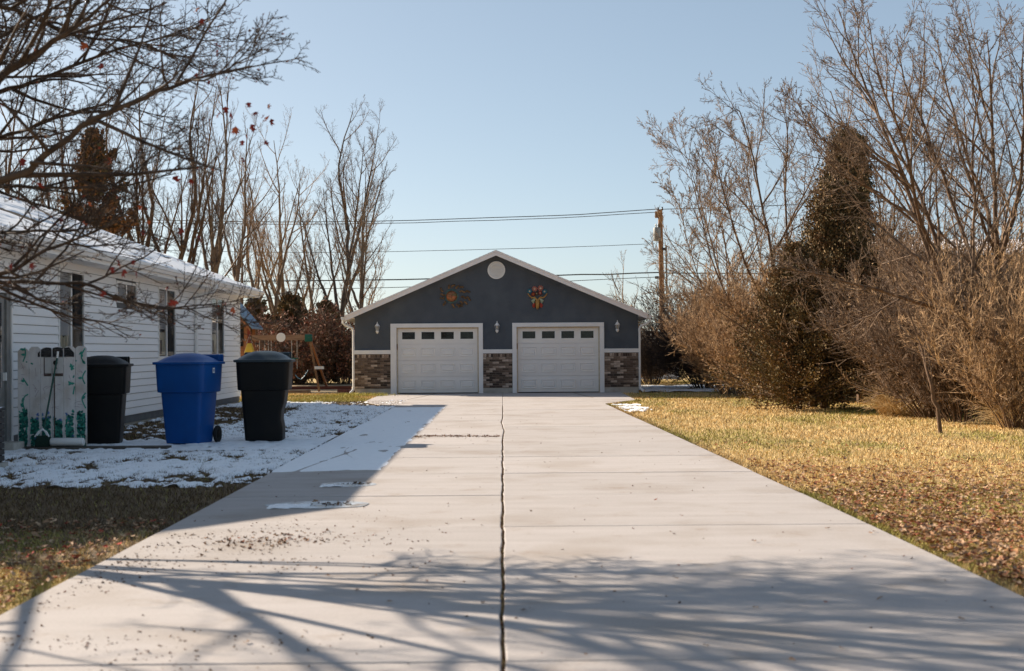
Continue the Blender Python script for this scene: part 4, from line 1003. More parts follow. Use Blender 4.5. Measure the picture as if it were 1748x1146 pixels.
# timbers edging the play area, hose
for (pa_, pb_, lab) in (((480, 664.5), (600, 663.5), 'long red-brown landscape timber edging the sand, behind the swing set leg'), ((470, 672), (530, 671), 'weathered timber lying in front of the long red-brown one by the swing set'), ((578, 669.5), (606, 670), 'short timber against the left corner of the garage')):
    p = gp(*pa_); q = gp(*pb_); d = (q - p).normalized(); n_ = Vector((-d.y, d.x, 0)) * .07
    o = MB().prism([(p.x - n_.x, p.y - n_.y), (q.x - n_.x, q.y - n_.y), (q.x + n_.x, q.y + n_.y), (p.x + n_.x, p.y + n_.y)], -.04, .10, 'z').build('landscape_timber', M['timber' if '70' not in lab and 'weathered' not in lab else 'beam'], bevel=.01)
    tag(o, lab, 'timber', 'landscape timbers')
p = [at(504, 640, 58), at(508, 645, 58), at(514, 648, 58), at(520, 642, 58), at(526, 632, 58)]
o = MB().tube(p, .018, 6).build('garden_hose', M['hose'], smooth=True); tag(o, 'pale blue hose looped over the brown bush behind the swing set', 'hose')

# ------------------------------------------------------------------ utility pole and wires
UY = 75.0
pb = at(1132, 600, UY); pt = at(1127, 358, UY)
pole = thing('utility_pole', (pb.x, UY, 0), 'wooden utility pole with a grey transformer behind the garage', 'utility pole')
MB().tube([(pb.x, UY, -.2), (pt.x, UY, pt.z)], [.17, .12], 10).build('post', M['pole'], pole, smooth=True)
c = at(1121.5, 400, UY)
tr = MB().lathe([(.0, -.36), (.19, -.36), (.20, -.33), (.20, .28), (.19, .33), (.06, .36)], (c.x, UY - .05, c.z), 16).build('transformer', M['grey_metal'], pole, smooth=True)
for dx in (-.06, .06): MB().lathe([(.03, .33), (.045, .38), (.03, .42), (.045, .46), (.02, .55)], (c.x + dx, UY - .05, c.z), 8).build('bushing', M['grey_metal'], tr)
for dz in (-.2, .2): MB().box(c.x + .18, pt.x, UY - .04, UY + .04, c.z + dz - .03, c.z + dz + .03).build('bracket', M['dark_metal'], pole)
a_ = at(1122, 361, UY); MB().box(a_.x - .12, pt.x, UY - .05, UY + .05, a_.z - .35, a_.z + .0).build('crossarm', M['pole'], pole)
for (px, py) in ((1124, 358), (1130.5, 357)): q = at(px, py, UY); MB().lathe([(.04, -.02), (.06, .04), (.03, .10), (.05, .16)], (q.x, UY, q.z - .05), 8).build('insulator', M['dark_metal'], pole)
def P3(px, py, Y=UY): return at(px, py, Y)
for pts in ([(1118, 396), (1114, 410), (1116, 424), (1122, 430), (1130, 431)], [(1122, 410), (1119, 424), (1124, 430)]):
    MB().tube([P3(*p) for p in pts], .018, 4).build('drop_wire', M['wire'], pole)
q = at(1131, 425, UY); MB().box(q.x - .05, q.x + .2, UY - .14, UY + .14, q.z - .08, q.z + .05).build('cable_clamp', M['dark_metal'], pole)
c0 = at(1137, 420, UY); c1 = at(1139.5, 560, UY); MB().tube([c0, c1], .05, 6).build('conduit', M['grey_metal'], pole)
def wire(name, pts, r_, label):
    P, rr = poly([at(px, py, Y) for (px, py, Y) in pts], [r_] * len(pts), 6)
    o = MB().tube([Vector(p) for p in P[0]], r_, 5).build(name, M['wire'], smooth=True); tag(o, label, 'power line', 'wires on the utility pole')
_n = rng.normal
wire('power_line', [(-60, 368, 82), (480, 379, 79), (900, 370, 76.5), (1124, 357.5, 75)], .022, 'topmost thin wire running left from the pole top')
wire('power_line', [(-60, 373, 82.3), (480, 383, 79), (900, 374.5, 76.5), (1126, 362, 75)], .018, 'thin wire just under the topmost one, left of the pole top')
wire('power_line', [(-60, 420, 82.6), (480, 431, 79), (850, 425.5, 77), (1118, 416.5, 75)], .014, 'faint wire halfway down the utility pole')
wire('power_line', [(-60, 478, 82.5), (480, 480, 79), (850, 473, 77), (1128, 465.5, 75)], .034, 'thick cable above the garage roof ridge line, left of the pole')
wire('power_line', [(-60, 492, 82.9), (480, 494, 79), (850, 485, 77), (1128, 472.5, 75)], .018, 'thin cable just below the thick one over the garage roof')
wire('power_line', [(1128, 357.5, 75), (1300, 352, 76), (1800, 330, 80)], .02, 'thin wire running right from the pole top into the bare trees')
wire('power_line', [(1128, 466, 75), (1300, 467, 76), (1800, 465, 80)], .03, 'thick cable running right from the pole into the bare trees')
c = at(1121, 474, 75); o = MB().box(c.x - .1, c.x + .1, 74.9, 75.0, c.z - .07, c.z + .07).build('cable_box', M['dark_metal'], bevel=.02); tag(o, 'small black cable box hanging on the lower wire left of the pole', 'cable box')

# ------------------------------------------------------------------ pale metal building behind the right trees
BY = 60.0; a = at(1545, 520, BY); zt_ = at(1600, 436, BY).z
bd = thing('metal_shed', (a.x + 5, BY, 0), 'long cream corrugated metal building behind the bare trees at right', 'building')
m = MB(); x = a.x; k = 0
while x < a.x + 14:
    m.prism([(x, BY), (x + .12, BY), (x + .17, BY - .05), (x + .25, BY - .05), (x + .30, BY)][::-1] + [], 0, zt_, 'z'); x += .30
m.box(a.x, a.x + 14, BY + .005, BY + 9, 0, zt_ - .01)
m.build('wall', M['corrugated'], bd)
MB().prism([(BY - .4, zt_ - .02), (BY + 4.5, zt_ + .9), (BY + 9.4, zt_ - .02), (BY + 9.4, zt_ + .08), (BY + 4.5, zt_ + 1.0), (BY - .4, zt_ + .08)][::-1], a.x - .3, a.x + 14.3, 'x').build('roof', M['fascia'], bd)
o = MB().box(5.6, 8.2, 66, 66.3, 0, 1.0).build('low_white_wall', M['trim']); tag(o, 'low pale wall glimpsed behind the dark bush right of the garage', 'wall')

# ================================================================== snow
def snow_lawn(X, Y):
    n1 = fbm(X / .9, Y / 1.6, 21, 4); n2 = fbm(X * 7, Y * 3.2, 31, 3)
    front = 15.55 + 1.6 * fbm(X * .9, X * 0, 41, 4) - .4
    edge = np.clip((Y - front) / .8, -1.5, 1)
    far = np.clip((39.6 - (X + 6.2) * 1.05 - Y) / .5, -1.5, 1)
    bare = .75 * np.clip((-4.6 - X) / 1.0, 0, 1) * np.clip((Y - 22.8) / .5, 0, 1) * np.clip((38 - Y) / 2, 0, 1)
    bare = bare + .35 * np.clip((-5.6 - X) / .8, 0, 1) * np.clip((20 - Y) / 3, 0, 1)
    m_ = 1.0 * (n2 - .5) + .9 * (n1 - .5) + 1.1 * (fbm(X * 13, Y * 8, 38, 2) - .5) - bare * .62 + .16 * (np.minimum(edge, far) - 1) + .035
    return np.clip(m_ * .10, -.05, .022)
sheet('snow', np.arange(-7.36, -2.70, .04), np.arange(15.0, 40.4, .05), snow_lawn, lambda X, Y: -.004 + 0 * X)
def edge_x(Y): return -1.50 + .14 * (fbm(Y * 1.3, Y * 0, 51, 3) - .35)
def snow_drive(X, Y):
    n = fbm(X * 6, Y * 2.5, 61, 4)
    e = np.clip((edge_x(Y) - X) / .07, -1, 1); f = np.clip((Y - 16.72 - .12 * np.sin(X * 3)) / .12, -1, 1); g_ = np.clip((35.15 - Y) / .15, -1, 1)
    t1 = np.exp(-((X + 2.42 - .16 * np.clip((Y - 16.7), 0, 3.3) ** 1.15 * .5) / .03) ** 2) * (Y < 20.4)
    t2 = np.exp(-((X + 2.05 + .20 * np.sin((Y - 19.0) * 1.1)) / .025) ** 2) * (Y > 18.2) * (Y < 22)
    hole = np.clip(fbm(X * 3, Y * 1.1, 71, 4) - .67, 0, 1) * .14
    return np.clip(np.minimum(np.minimum(e, f), g_) * .010 + (n - .3) * .012 - .018 * t1 - .014 * t2 - hole, -.02, .016)
sheet('snow', np.arange(-2.70, -1.2, .025), np.arange(16.5, 35.4, .05), snow_drive, lambda X, Y: .0005 + 0 * X)
sheet('snow', np.arange(-7.1, -2.72, .04), np.arange(20.3, 22.86, .04), lambda X, Y: np.clip((.6 * fbm(X * 2, Y * 5, 81, 4) + .4 * fbm(X * 9, Y * 9, 82, 3) - .43 - .12 * np.clip((-5.6 - X), 0, 1)) * .06, -.02, .010), lambda X, Y: -.004 + 0 * X)
sheet('snow', np.arange(4.6, 9.0, .08), np.arange(46.5, 56.5, .1), lambda X, Y: np.clip((fbm(X * 1.5, Y * .8, 91, 4) - .36 - .10 * np.clip(47.5 - Y, 0, 1) - .25 * np.clip(Y - 54.5, 0, 1)) * .2, -.05, .03), lambda X, Y: .0 + 0 * X)
sheet('snow', np.arange(2.75, 3.5, .03), np.arange(32.0, 36.2, .05), lambda X, Y: np.clip((fbm(X * 5, Y * 2.5, 95, 4) - .62) * .15, -.05, .02), lambda X, Y: .0 + 0 * X)

# ================================================================== grass
def blades(name, X, Y, h, wd, cols, z=-.03):
    K = len(X); a = rng.random(K) * 6.283; lean = rng.random(K) * 1.0 + .15; b = rng.random(K) * 6.283
    dx, dy = np.cos(a) * wd / 2, np.sin(a) * wd / 2
    V = np.empty((K, 3, 3)); V[:, 0] = np.stack([X - dx, Y - dy, np.full(K, z)], 1); V[:, 1] = np.stack([X + dx, Y + dy, np.full(K, z)], 1)
    V[:, 2] = np.stack([X + np.cos(b) * h * lean, Y + np.sin(b) * h * lean, z + h], 1)
    return link(name, mesh_np(name, V.reshape(-1, 3), [np.arange(K * 3).reshape(-1, 3)], False, cols), M['foliage'], kind='stuff')
STRAW = np.array([[.74, .53, .23], [.66, .46, .19], [.80, .62, .33], [.58, .40, .17]]); GREEN = np.array([[.36, .33, .08], [.46, .40, .12], [.30, .26, .07]])
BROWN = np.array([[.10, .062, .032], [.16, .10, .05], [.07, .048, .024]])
def pal(p, K): return p[rng.integers(0, len(p), K)] * (.7 + .6 * rng.random((K, 1)))
def lawn_cols(X, Y, g0=.48, br=0.0):
    K = len(X); gm = fbm(X / 1.3, Y / 2.6, 15, 4) + rng.normal(size=K) * .06
    c = np.where((gm > g0)[:, None], pal(GREEN, K), pal(STRAW, K))
    return np.where((rng.random(K) < br)[:, None], pal(BROWN, K), c)
# right lawn, dense near and coarser far
def field(n, y0, y1, x0, x1, p=1.6):
    u = rng.random(n); e = 1 - p; Y = (y0 ** e + u * (y1 ** e - y0 ** e)) ** (1 / e)
    X = x0 + rng.random(n) * (x1 - x0); return X, Y
xr_ = np.vectorize(xr)
X, Y = field(230000, 6.5, 47, 2.6, 13, 1.5)
k = (X > np.interp(Y, [0, 12, 23, 36.6, 39.3, 46.5], [2.92, 2.90, 2.78, 2.64, 3.68, 3.86]) + .01) & (X < 3.2 + Y * .33)
X, Y = X[k], Y[k]
blades('grass', X, Y, (.03 + .03 * rng.random(len(X))), .004 + Y * .00035, lawn_cols(X, Y, .50, .10))
# tufts overhanging the concrete edge
Y = 6.5 + rng.random(9000) * 33; X = np.interp(Y, [0, 12, 23, 36.6, 39.3, 46.5], [2.92, 2.90, 2.78, 2.64, 3.68, 3.86]) + .02 + rng.random(9000) ** 2 * .12
blades('edge_grass', X, Y, .035 + .03 * rng.random(9000), .004 + Y * .0003, lawn_cols(X, Y, .57, .3))
# left lawn
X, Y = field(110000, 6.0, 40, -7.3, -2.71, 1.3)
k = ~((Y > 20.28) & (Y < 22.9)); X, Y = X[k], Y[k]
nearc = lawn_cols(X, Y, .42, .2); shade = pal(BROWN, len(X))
cc = np.where(((Y > 11.3) & (rng.random(len(X)) < .93))[:, None], shade, nearc)  # blades beyond the lit strip coloured dark to carry the house's shade
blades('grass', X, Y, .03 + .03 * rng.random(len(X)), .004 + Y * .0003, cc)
# behind: between house and garage, beyond the sand
X = -11 + rng.random(26000) * 7.2; Y = 39.6 + rng.random(26000) * 8.2; k = ~((X > -4.9) & (Y > 46.4)) & (X < -3.9 + .0 * Y); X, Y = X[k], Y[k]
blades('grass', X, Y, .04 + .04 * rng.random(len(X)), .018, lawn_cols(X, Y, .46, .05))
X = 4.5 + rng.random(16000) * 8; Y = 46.6 + rng.random(16000) * 16
blades('grass', X, Y, .04 + .04 * rng.random(len(X)), .022, lawn_cols(X, Y, .5, .05))
t_ = rng.random(1500) * .9; X = at(612, 672, 44.5).x + rng.normal(size=1500) * .45; Y = 44.6 + rng.normal(size=1500) * .35
blades('grass_tuft', X, Y, .08 + .08 * rng.random(1500), .02, pal(GREEN * 1.2, 1500))

# ================================================================== fallen leaves
LEAF = np.array([[.36, .19, .09], [.46, .28, .16], [.28, .14, .07], [.55, .37, .23], [.30, .10, .05], [.20, .11, .06]])
def litter(name, X, Y, z, size, cols, flat=.5):
    K = len(X); a = rng.random(K) * 6.283; D = np.stack([np.cos(a), np.sin(a), rng.normal(size=K) * .25 * flat], 1)
    s = np.stack([-np.sin(a), np.cos(a), rng.normal(size=K) * .35 * flat], 1); s = unit(s); up_ = np.cross(unit(D), s); up_ *= np.sign(up_[:, 2:3])
    sz = size[:, None]; C = np.stack([X, Y, z + size * .12], 1)
    cu = (.10 + .25 * rng.random((K, 1))) * flat * 1.6
    V = np.stack([C - D * sz * .5, C - D * sz * .1 + s * sz * .42 + up_ * sz * cu, C + D * sz * .12 + s * sz * .2, C + D * sz * .55 + up_ * sz * cu, C + D * sz * .12 - s * sz * .2, C - D * sz * .1 - s * sz * .42 + up_ * sz * cu * .8], 1).reshape(-1, 3)
    b = (np.arange(K) * 6)[:, None]; T = np.concatenate([b + [0, 2, 1], b + [0, 4, 2], b + [2, 4, 3], b + [0, 5, 4]], axis=1).reshape(-1, 3)
    return link(name, mesh_np(name, V, [T], False, np.repeat(cols, 4, 0)), M['foliage'], kind='stuff')
X, Y = field(38000, 7.2, 22, 2.95, 9, 1.2); d = fbm(X * 1.1, Y * .8, 33, 4)
k = (rng.random(len(X)) < np.clip((19.0 - Y) / 6.0, .05, 1) * np.clip(d * 2.6 - .45, .12, 1)) & (X < 3.2 + Y * .36) & (X > 2.93 + .08 * rng.random(len(X)))
X, Y = X[k], Y[k]; litter('leaf_litter', X, Y, .0, .035 + .045 * rng.random(len(X)), pal(LEAF, len(X)))
X, Y = field(9000, 6.5, 12, -7, -2.75, 1.2); d = np.clip((X + 5.2) / 2, .1, 1); k = rng.random(len(X)) < d * .5
X, Y = X[k], Y[k]; litter('leaf_litter', X, Y, .0, .03 + .04 * rng.random(len(X)), pal(np.vstack([LEAF, [[.38, .05, .03]], [[.5, .34, .2]]]), len(X)))
# crumbs and twigs on the concrete
X = -2.6 + 2.8 * rng.random(9000) ** 1.3; Y = 6.2 + rng.random(9000) * 7.2; d = fbm(X * 1.2, Y * 1.6, 37, 4)
k = (rng.random(9000) < np.clip(d * 5 - 2.5, .006, 1) * np.clip(1.1 - (X + 2.6) / 2.4, .05, 1) * np.clip((12.6 - Y) / 2, .15, 1)); X, Y = X[k], Y[k]
litter('leaf_crumbs', X, Y, .0, .007 + .022 * rng.random(len(X)) ** 3, pal(LEAF * .55, len(X)), .8)
X = rng.normal(size=300) * .27 - 1.75; Y = 10.6 + rng.normal(size=300) * .28 + (X + 1.7) * .35; litter('leaf_crumbs', X, Y, .0, .008 + .04 * rng.random(300) ** 2, pal(LEAF * .8, 300), .8)
X = -2.5 + 5.2 * rng.random(260); Y = 6.2 + rng.random(260) * 24; litter('leaf_crumbs', X, Y, .0, .008 + .02 * rng.random(260), pal(LEAF * .5, 260), .8)
X = -1.45 + 1.4 * rng.random(260); Y = 23.2 + rng.normal(size=260) * .16 + .1 * np.sin(X * 5); litter('leaf_crumbs', X, Y, .0, .02 + .03 * rng.random(260), pal(LEAF * .6, 260), .8)
for (cx, cy) in ((-1.55, 13.0), (-1.55, 15.0)):
    X = cx + rng.normal(size=70) * .10; Y = cy + rng.normal(size=70) * .07; litter('leaf_crumbs', X, Y, .005, .012 + .022 * rng.random(70), pal(LEAF * .45, 70), .9)
# debris down in the centre joint
Y = 6 + rng.random(1500) * 28; X = np.array([jit(y) for y in Y]) - .01 + rng.normal(size=1500) * .006; litter('joint_debris', X, Y, -.03, .008 + .016 * rng.random(1500), pal(LEAF, 1500), 1.0)
# single fallen leaves: the largest in view
lm = []
for k in range(8):
    c0 = LEAF[k % 6] * (.8 + .5 * random.random()); mt = pm('fallen_leaf_%s' % 'abcdefgh'[k], tuple(c0), tuple(c0 * .7), 30, .8)
    n = 10; V = [(0, 0, .008)]; L = .034
    for j in range(n):
        a = 6.283 * j / n; r_ = L * ((1.25 if j == 0 else 1.0) if j % 2 == 0 else .48) * random.uniform(.85, 1.15); V.append((r_ * math.cos(a), r_ * math.sin(a) * .85, .004 + random.random() * .016))
    me = bpy.data.meshes.new('fallen_leaf'); me.from_pydata(V, [], [(0, 1 + j, 1 + (j + 1) % n) for j in range(n)]); me.materials.append(mt); lm.append(me)
def leaf_at(x, y, z, sc, label, group):
    o = bpy.data.objects.new('fallen_leaf', random.choice(lm)); COL.objects.link(o); o.location = (x, y, z); o.rotation_euler = (random.uniform(-.35, .35), random.uniform(-.35, .35), random.uniform(0, 6.28)); o.scale = (sc, sc, sc)
    tag(o, label, 'leaf', group)
for (px, py) in ((1145, 910), (713, 972), (728, 994), (1078, 983), (893, 1045), (1155, 990), (1205, 1105), (1412, 904), (1492, 909), (1020, 853), (1120, 855), (1158, 968), (1410, 1031), (1640, 1060), (1504, 1024), (770, 945), (665, 1030), (1288, 926), (1486, 912), (1163, 882), (1290, 1040), (1436, 1110), (1350, 1130), (1693, 1040), (520, 1080), (420, 1100), (250, 1115), (610, 1010), (560, 985), (1000, 1120)):
    p = gp(px, py); leaf_at(p.x, p.y, .006, random.uniform(.4, .75), 'small dry brown leaf lying alone on the pale driveway concrete', 'single leaves on the driveway')
p = gp(539, 860); leaf_at(p.x, p.y, .012, 1.1, 'dark red leaf frozen on the white frost of the nearer ice patch', None)
k = 0
while k < 190:
    y = 7.6 + random.random() ** 1.2 * 4.2; x = 3.0 + random.random() * 2.2
    if x < .355 * y: leaf_at(x, y, .015, random.uniform(.9, 1.5), 'curled brown leaf lying in the leaf-strewn grass right of the driveway', 'fallen leaves on the right lawn'); k += 1
k = 0
while k < 60:
    y = 7.6 + random.random() * 4.2; x = -2.75 - random.random() ** 1.5 * 1.5
    if x > -.355 * y: leaf_at(x, y, .015, random.uniform(.8, 1.4), 'reddish fallen leaf lying in the grass beside the left driveway edge', 'fallen leaves on the left lawn'); k += 1

# ================================================================== trees
CON = [[.10, .078, .032], [.16, .11, .045], [.24, .16, .075], [.065, .052, .024], [.20, .115, .055]]
CONB = [[.16, .085, .04], [.22, .11, .05], [.08, .065, .03], [.28, .14, .06]]
# tall evergreen on the right, two tops, in front of the bare thicket
conifer('evergreen_tree', (7.35, 33.8, 0), 6.4, 2.3, 'tall ragged evergreen leaning right, rising out of the brush right of the driveway', CON, n=70000, ts=.055, power=1.0, seed=21, lean=.14)
conifer('evergreen_tree', (7.5, 33.2, 0), 5.1, 1.7, 'middle evergreen of the leaning group, between the tall and the low one', CON, n=48000, ts=.055, power=.85, seed=12, lean=.06)
conifer('evergreen_tree', (6.8, 32.6, 0), 3.6, 1.7, 'lower bushy evergreen at the lawn edge in front of the tall one', CON, n=70000, ts=.05, power=.75, seed=8, lean=-.03)
conifer('evergreen_tree', (9.2, 36.5, 0), 6.7, 1.3, 'slim brownish evergreen top showing behind the tall one', [[.09, .07, .03], [.13, .09, .045], [.06, .05, .02]], n=50000, ts=.06, power=.7, seed=5, lean=.0)
# back-left evergreens
for (px, py, Y, W, lab) in ((497, 512, 64, 1.75, 'dark pointed evergreen behind the swing set beam'), (432, 520, 66, 1.6, 'dark evergreen just right of the house corner behind the playhouse'), (557, 520, 65, 1.4, 'ragged evergreen between swing set and garage'), (572, 545, 64, .8, 'narrow evergreen touching the tall tree trunk left of the garage')):
    p = at(px, py, Y); conifer('evergreen_tree', (p.x, Y, 0), p.z, W, lab, CON, n=16000, ts=.16, power=.6, seed=int(px))
p = at(158, 235, 56); conifer('evergreen_tree', (p.x, 56, 0), p.z, 2.3, 'brownish evergreen rising behind the snowy house roof', CONB, n=12000, ts=.16, power=.5, seed=77, low=.35)
# bare trees behind house and garage: (px base, px top, py top, Y, forks, label)
BT = [(575, 588, 160, 66, 5, 'tallest bare tree, forked dark trunk left of the garage', 'bark_grey', 'twig_brown', (12, 8, 7, 4)),
      (612, 640, 260, 64, 5, 'spreading bare tree leaning right over the garage eave', 'bark_tan', 'twig_tan', (9, 7, 6, 4)),
      (548, 505, 300, 70, 2, 'slim bare tree leaning left behind the swing set', 'bark_tan', 'twig_brown', (9, 7, 6, 3)),
      (462, 512, 270, 68, 3, 'bare tree leaning right just beyond the house corner', 'bark_tan', 'twig_tan', (10, 7, 6, 3)),
      (447, 425, 255, 72, 3, 'pale bare tree rising just above the house gutter end', 'bark_tan', 'twig_tan', (10, 7, 6, 3)),
      (362, 385, 110, 60, 4, 'tall bare tree with a straight tan trunk above the snowy roof', 'bark_tan', 'twig_brown', (11, 8, 6, 4)),
      (312, 335, 95, 58, 4, 'tall bare tree, second from the house corner, above the roof', 'bark_brown', 'twig_brown', (11, 8, 6, 4)),
      (235, 250, 110, 60, 4, 'tall bare tree directly right of the brownish evergreen', 'bark_brown', 'twig_brown', (11, 8, 6, 4)),
      (170, 190, 120, 62, 4, 'tall bare tree behind the brownish evergreen', 'bark_brown', 'twig_brown', (11, 8, 6, 4)),
      (90, 110, 130, 60, 4, 'tall bare tree left of the brownish evergreen', 'bark_brown', 'twig_brown', (11, 8, 6, 4)),
      (408, 430, 190, 66, 3, 'bare tree between the straight tan trunk and the pale one', 'bark_tan', 'twig_brown', (10, 7, 6, 4)),
      (488, 470, 215, 74, 3, 'thin upright bare tree above the right end of the house roof', 'bark_tan', 'twig_tan', (10, 7, 6, 4)),
      (10, 30, 100, 62, 4, 'tall bare tree at the far left edge behind the roof', 'bark_brown', 'twig_brown', (11, 8, 6, 3)),
      (600, 665, 420, 84, 4, 'thin distant bare tree over the left garage roof slope', 'twig_tan', 'twig_tan', (9, 7, 5, 3)),
      (522, 530, 340, 82, 3, 'faint distant bare tree behind the evergreens', 'twig_tan', 'twig_tan', (9, 7, 5, 3)),
      (1063, 1064, 430, 95, 2, 'small thin bare tree behind the right roof slope of the garage', 'twig_tan', 'twig_tan', (9, 6, 4, 2))]
for (pb_, pt_, ty, Y, fk, lab, m1, m2, kd) in BT:
    b_ = at(pb_, 600, Y); t_ = at(pt_, ty + (600 - ty) * .07, Y); H = t_.z
    bare_tree('bare_tree', (b_.x, Y, 0), H, lab, 'tree', None, (m1, m2), ((t_.x - b_.x) / H, 0), r=H * .0125, kids=kd, forks=fk, spread=.55, minr=.0038 * Y / 60, up=(.16, .10, .06, .04), t0=.3, lr=(.32, .42, .45, .5))
# big trees at right, main limbs as the photograph shows them
def limbs(lst, Y, dY=0):
    L = []
    for (pts, r0, r1) in lst:
        n = len(pts); L.append(poly([at(px, py, Y + dy) for (px, py, dy) in pts], [.66 * (r0 + (r1 - r0) * (i / (n - 1)) ** .8) for i in range(n)], 4))
    return L
def big_tree(name, base, lst, Y, label, mats, kids, cat='tree', up=(.10, .06, .04, .03), minr=.005, lr=(.36, .42, .45, .5), spread=.65, t0=.22, budcol=None, hook=None):
    global _hook
    return bare_tree(name, base, 6, label, cat, None, mats, limbs=limbs(lst, Y), kids=kids, minr=minr, up=up, spread=spread, lr=lr, t0=t0)
b1 = at(1775, 690, 26)
big_tree('bare_tree', (b1.x, 26, 0), [
    ([(1775, 700, 0), (1740, 640, 0), (1665, 560, 0), (1612, 490, .3), (1578, 410, .5), (1540, 300, .6), (1500, 200, 1), (1462, 110, 1.2), (1430, 10, 1.4)], .15, .012),
    ([(1640, 535, 0), (1608, 440, .8), (1570, 330, 1), (1520, 230, 1.5), (1475, 160, 2), (1432, 90, 2.2)], .09, .01),
    ([(1610, 485, .3), (1565, 350, -.5), (1545, 250, -1), (1500, 130, -1.2), (1480, 20, -1.4)], .07, .01),
    ([(1640, 540, 0), (1560, 515, -.6), (1480, 490, -1), (1400, 470, -1.5), (1320, 455, -1.8)], .075, .01),
    ([(1545, 300, .6), (1480, 265, .2), (1420, 250, 0), (1360, 190, -.2)], .04, .008),
    ([(1740, 640, 0), (1680, 500, 1), (1620, 330, 1.4), (1580, 220, 1.6), (1545, 140, 1.8), (1530, 60, 2)], .09, .01),
    ([(1560, 380, .4), (1500, 330, 0), (1440, 300, -.4), (1385, 240, -.6), (1365, 170, -.6)], .035, .006)],
    26, 'big bare tree leaning left across the evergreen from the right edge', ('bark_brown', 'twig_brown'), (17, 8, 6, 4), minr=.0045, lr=(.34, .42, .42, .5), up=(.07, .04, .03, .02), t0=.12)
b2 = at(1712, 700, 29)
big_tree('bare_tree', (b2.x, 29, 0), [
    ([(1712, 720, 0), (1708, 560, 0), (1702, 440, 0), (1698, 330, 0), (1694, 220, 0), (1690, 120, 0), (1684, 55, 0)], .13, .012),
    ([(1706, 480, 0), (1690, 380, .5), (1655, 280, .8), (1630, 200, 1), (1612, 130, 1.2), (1600, 65, 1.4)], .085, .01),
    ([(1704, 450, 0), (1735, 350, -.4), (1748, 240, -.6), (1745, 130, -.8), (1748, 50, -.8)], .085, .01),
    ([(1702, 440, 0), (1668, 350, -.6), (1660, 240, -1), (1672, 140, -1.2), (1650, 60, -1.3)], .06, .008),
    ([(1708, 520, 0), (1760, 420, .4), (1810, 300, .6), (1830, 180, .8)], .07, .01),
    ([(1702, 400, 0), (1640, 320, -.8), (1585, 270, -1.2), (1550, 230, -1.4)], .04, .006)],
    29, 'upright many-stemmed bare tree near the right edge, before the cream building', ('bark_brown', 'twig_brown'), (17, 8, 6, 4), minr=.0048, lr=(.36, .42, .42, .5), up=(.09, .05, .03, .02), t0=.15)
b3 = at(1330, 660, 40)
big_tree('bare_tree', (b3.x, 40, 0), [
    ([(1345, 690, 0), (1330, 560, 0), (1318, 440, 0), (1300, 350, 0), (1285, 270, 0), (1262, 190, 0), (1240, 200, 0)], .10, .01),
    ([(1335, 600, 0), (1345, 450, .6), (1340, 330, .8), (1345, 230, 1), (1330, 165, 1)], .08, .01),
    ([(1330, 560, 0), (1280, 470, -.5), (1250, 380, -.8), (1225, 290, -1), (1210, 240, -1)], .07, .008),
    ([(1338, 620, 0), (1260, 540, .5), (1215, 440, .8), (1190, 340, 1), (1168, 260, 1.2)], .07, .008),
    ([(1335, 580, 0), (1390, 450, 1), (1400, 320, 1.4), (1392, 220, 1.6)], .06, .008)],
    40, 'bare multi-trunk tree left of the tall evergreen', ('bark_brown', 'twig_brown'), (12, 7, 6, 4), minr=.006)
b4 = at(1243, 680, 46)
big_tree('bare_tree', (b4.x, 46, 0), [
    ([(1263, 690, 0), (1248, 560, 0), (1223, 450, 0), (1200, 360, 0), (1178, 285, 0), (1168, 255, 0)], .07, .008),
    ([(1263, 660, 0), (1268, 540, .6), (1240, 430, .8), (1228, 340, 1), (1218, 265, 1)], .06, .008),
    ([(1258, 640, 0), (1218, 540, -.5), (1188, 460, -.8), (1168, 390, -1), (1156, 330, -1)], .05, .006),
    ([(1268, 640, 0), (1303, 500, .4), (1290, 400, .8), (1278, 310, 1), (1263, 235, 1)], .06, .008)],
    46, 'tall thin bare shrub-tree nearest the utility pole', ('bark_tan', 'twig_tan'), (13, 9, 7, 5), minr=.007)
b5 = at(1560, 690, 37.5)
big_tree('bare_tree', (b5.x, 37.5, 0), [
    ([(1560, 700, 0), (1550, 580, 0), (1520, 470, 0), (1490, 370, 0), (1455, 290, 0), (1420, 215, 0), (1395, 165, 0)], .09, .01),
    ([(1556, 640, 0), (1580, 500, .6), (1585, 380, .8), (1590, 280, 1), (1582, 190, 1)], .08, .01),
    ([(1552, 600, 0), (1480, 520, -.5), (1430, 440, -.8), (1395, 350, -1), (1370, 300, -1)], .06, .008),
    ([(1556, 620, 0), (1620, 480, .4), (1650, 370, .8), (1665, 260, 1)], .07, .008)],
    37.5, 'bare tree standing between the evergreen and the leaning tree', ('bark_brown', 'twig_tan'), (12, 7, 6, 4), minr=.005, lr=(.36, .42, .42, .5), up=(.08, .05, .03, .02), t0=.12)
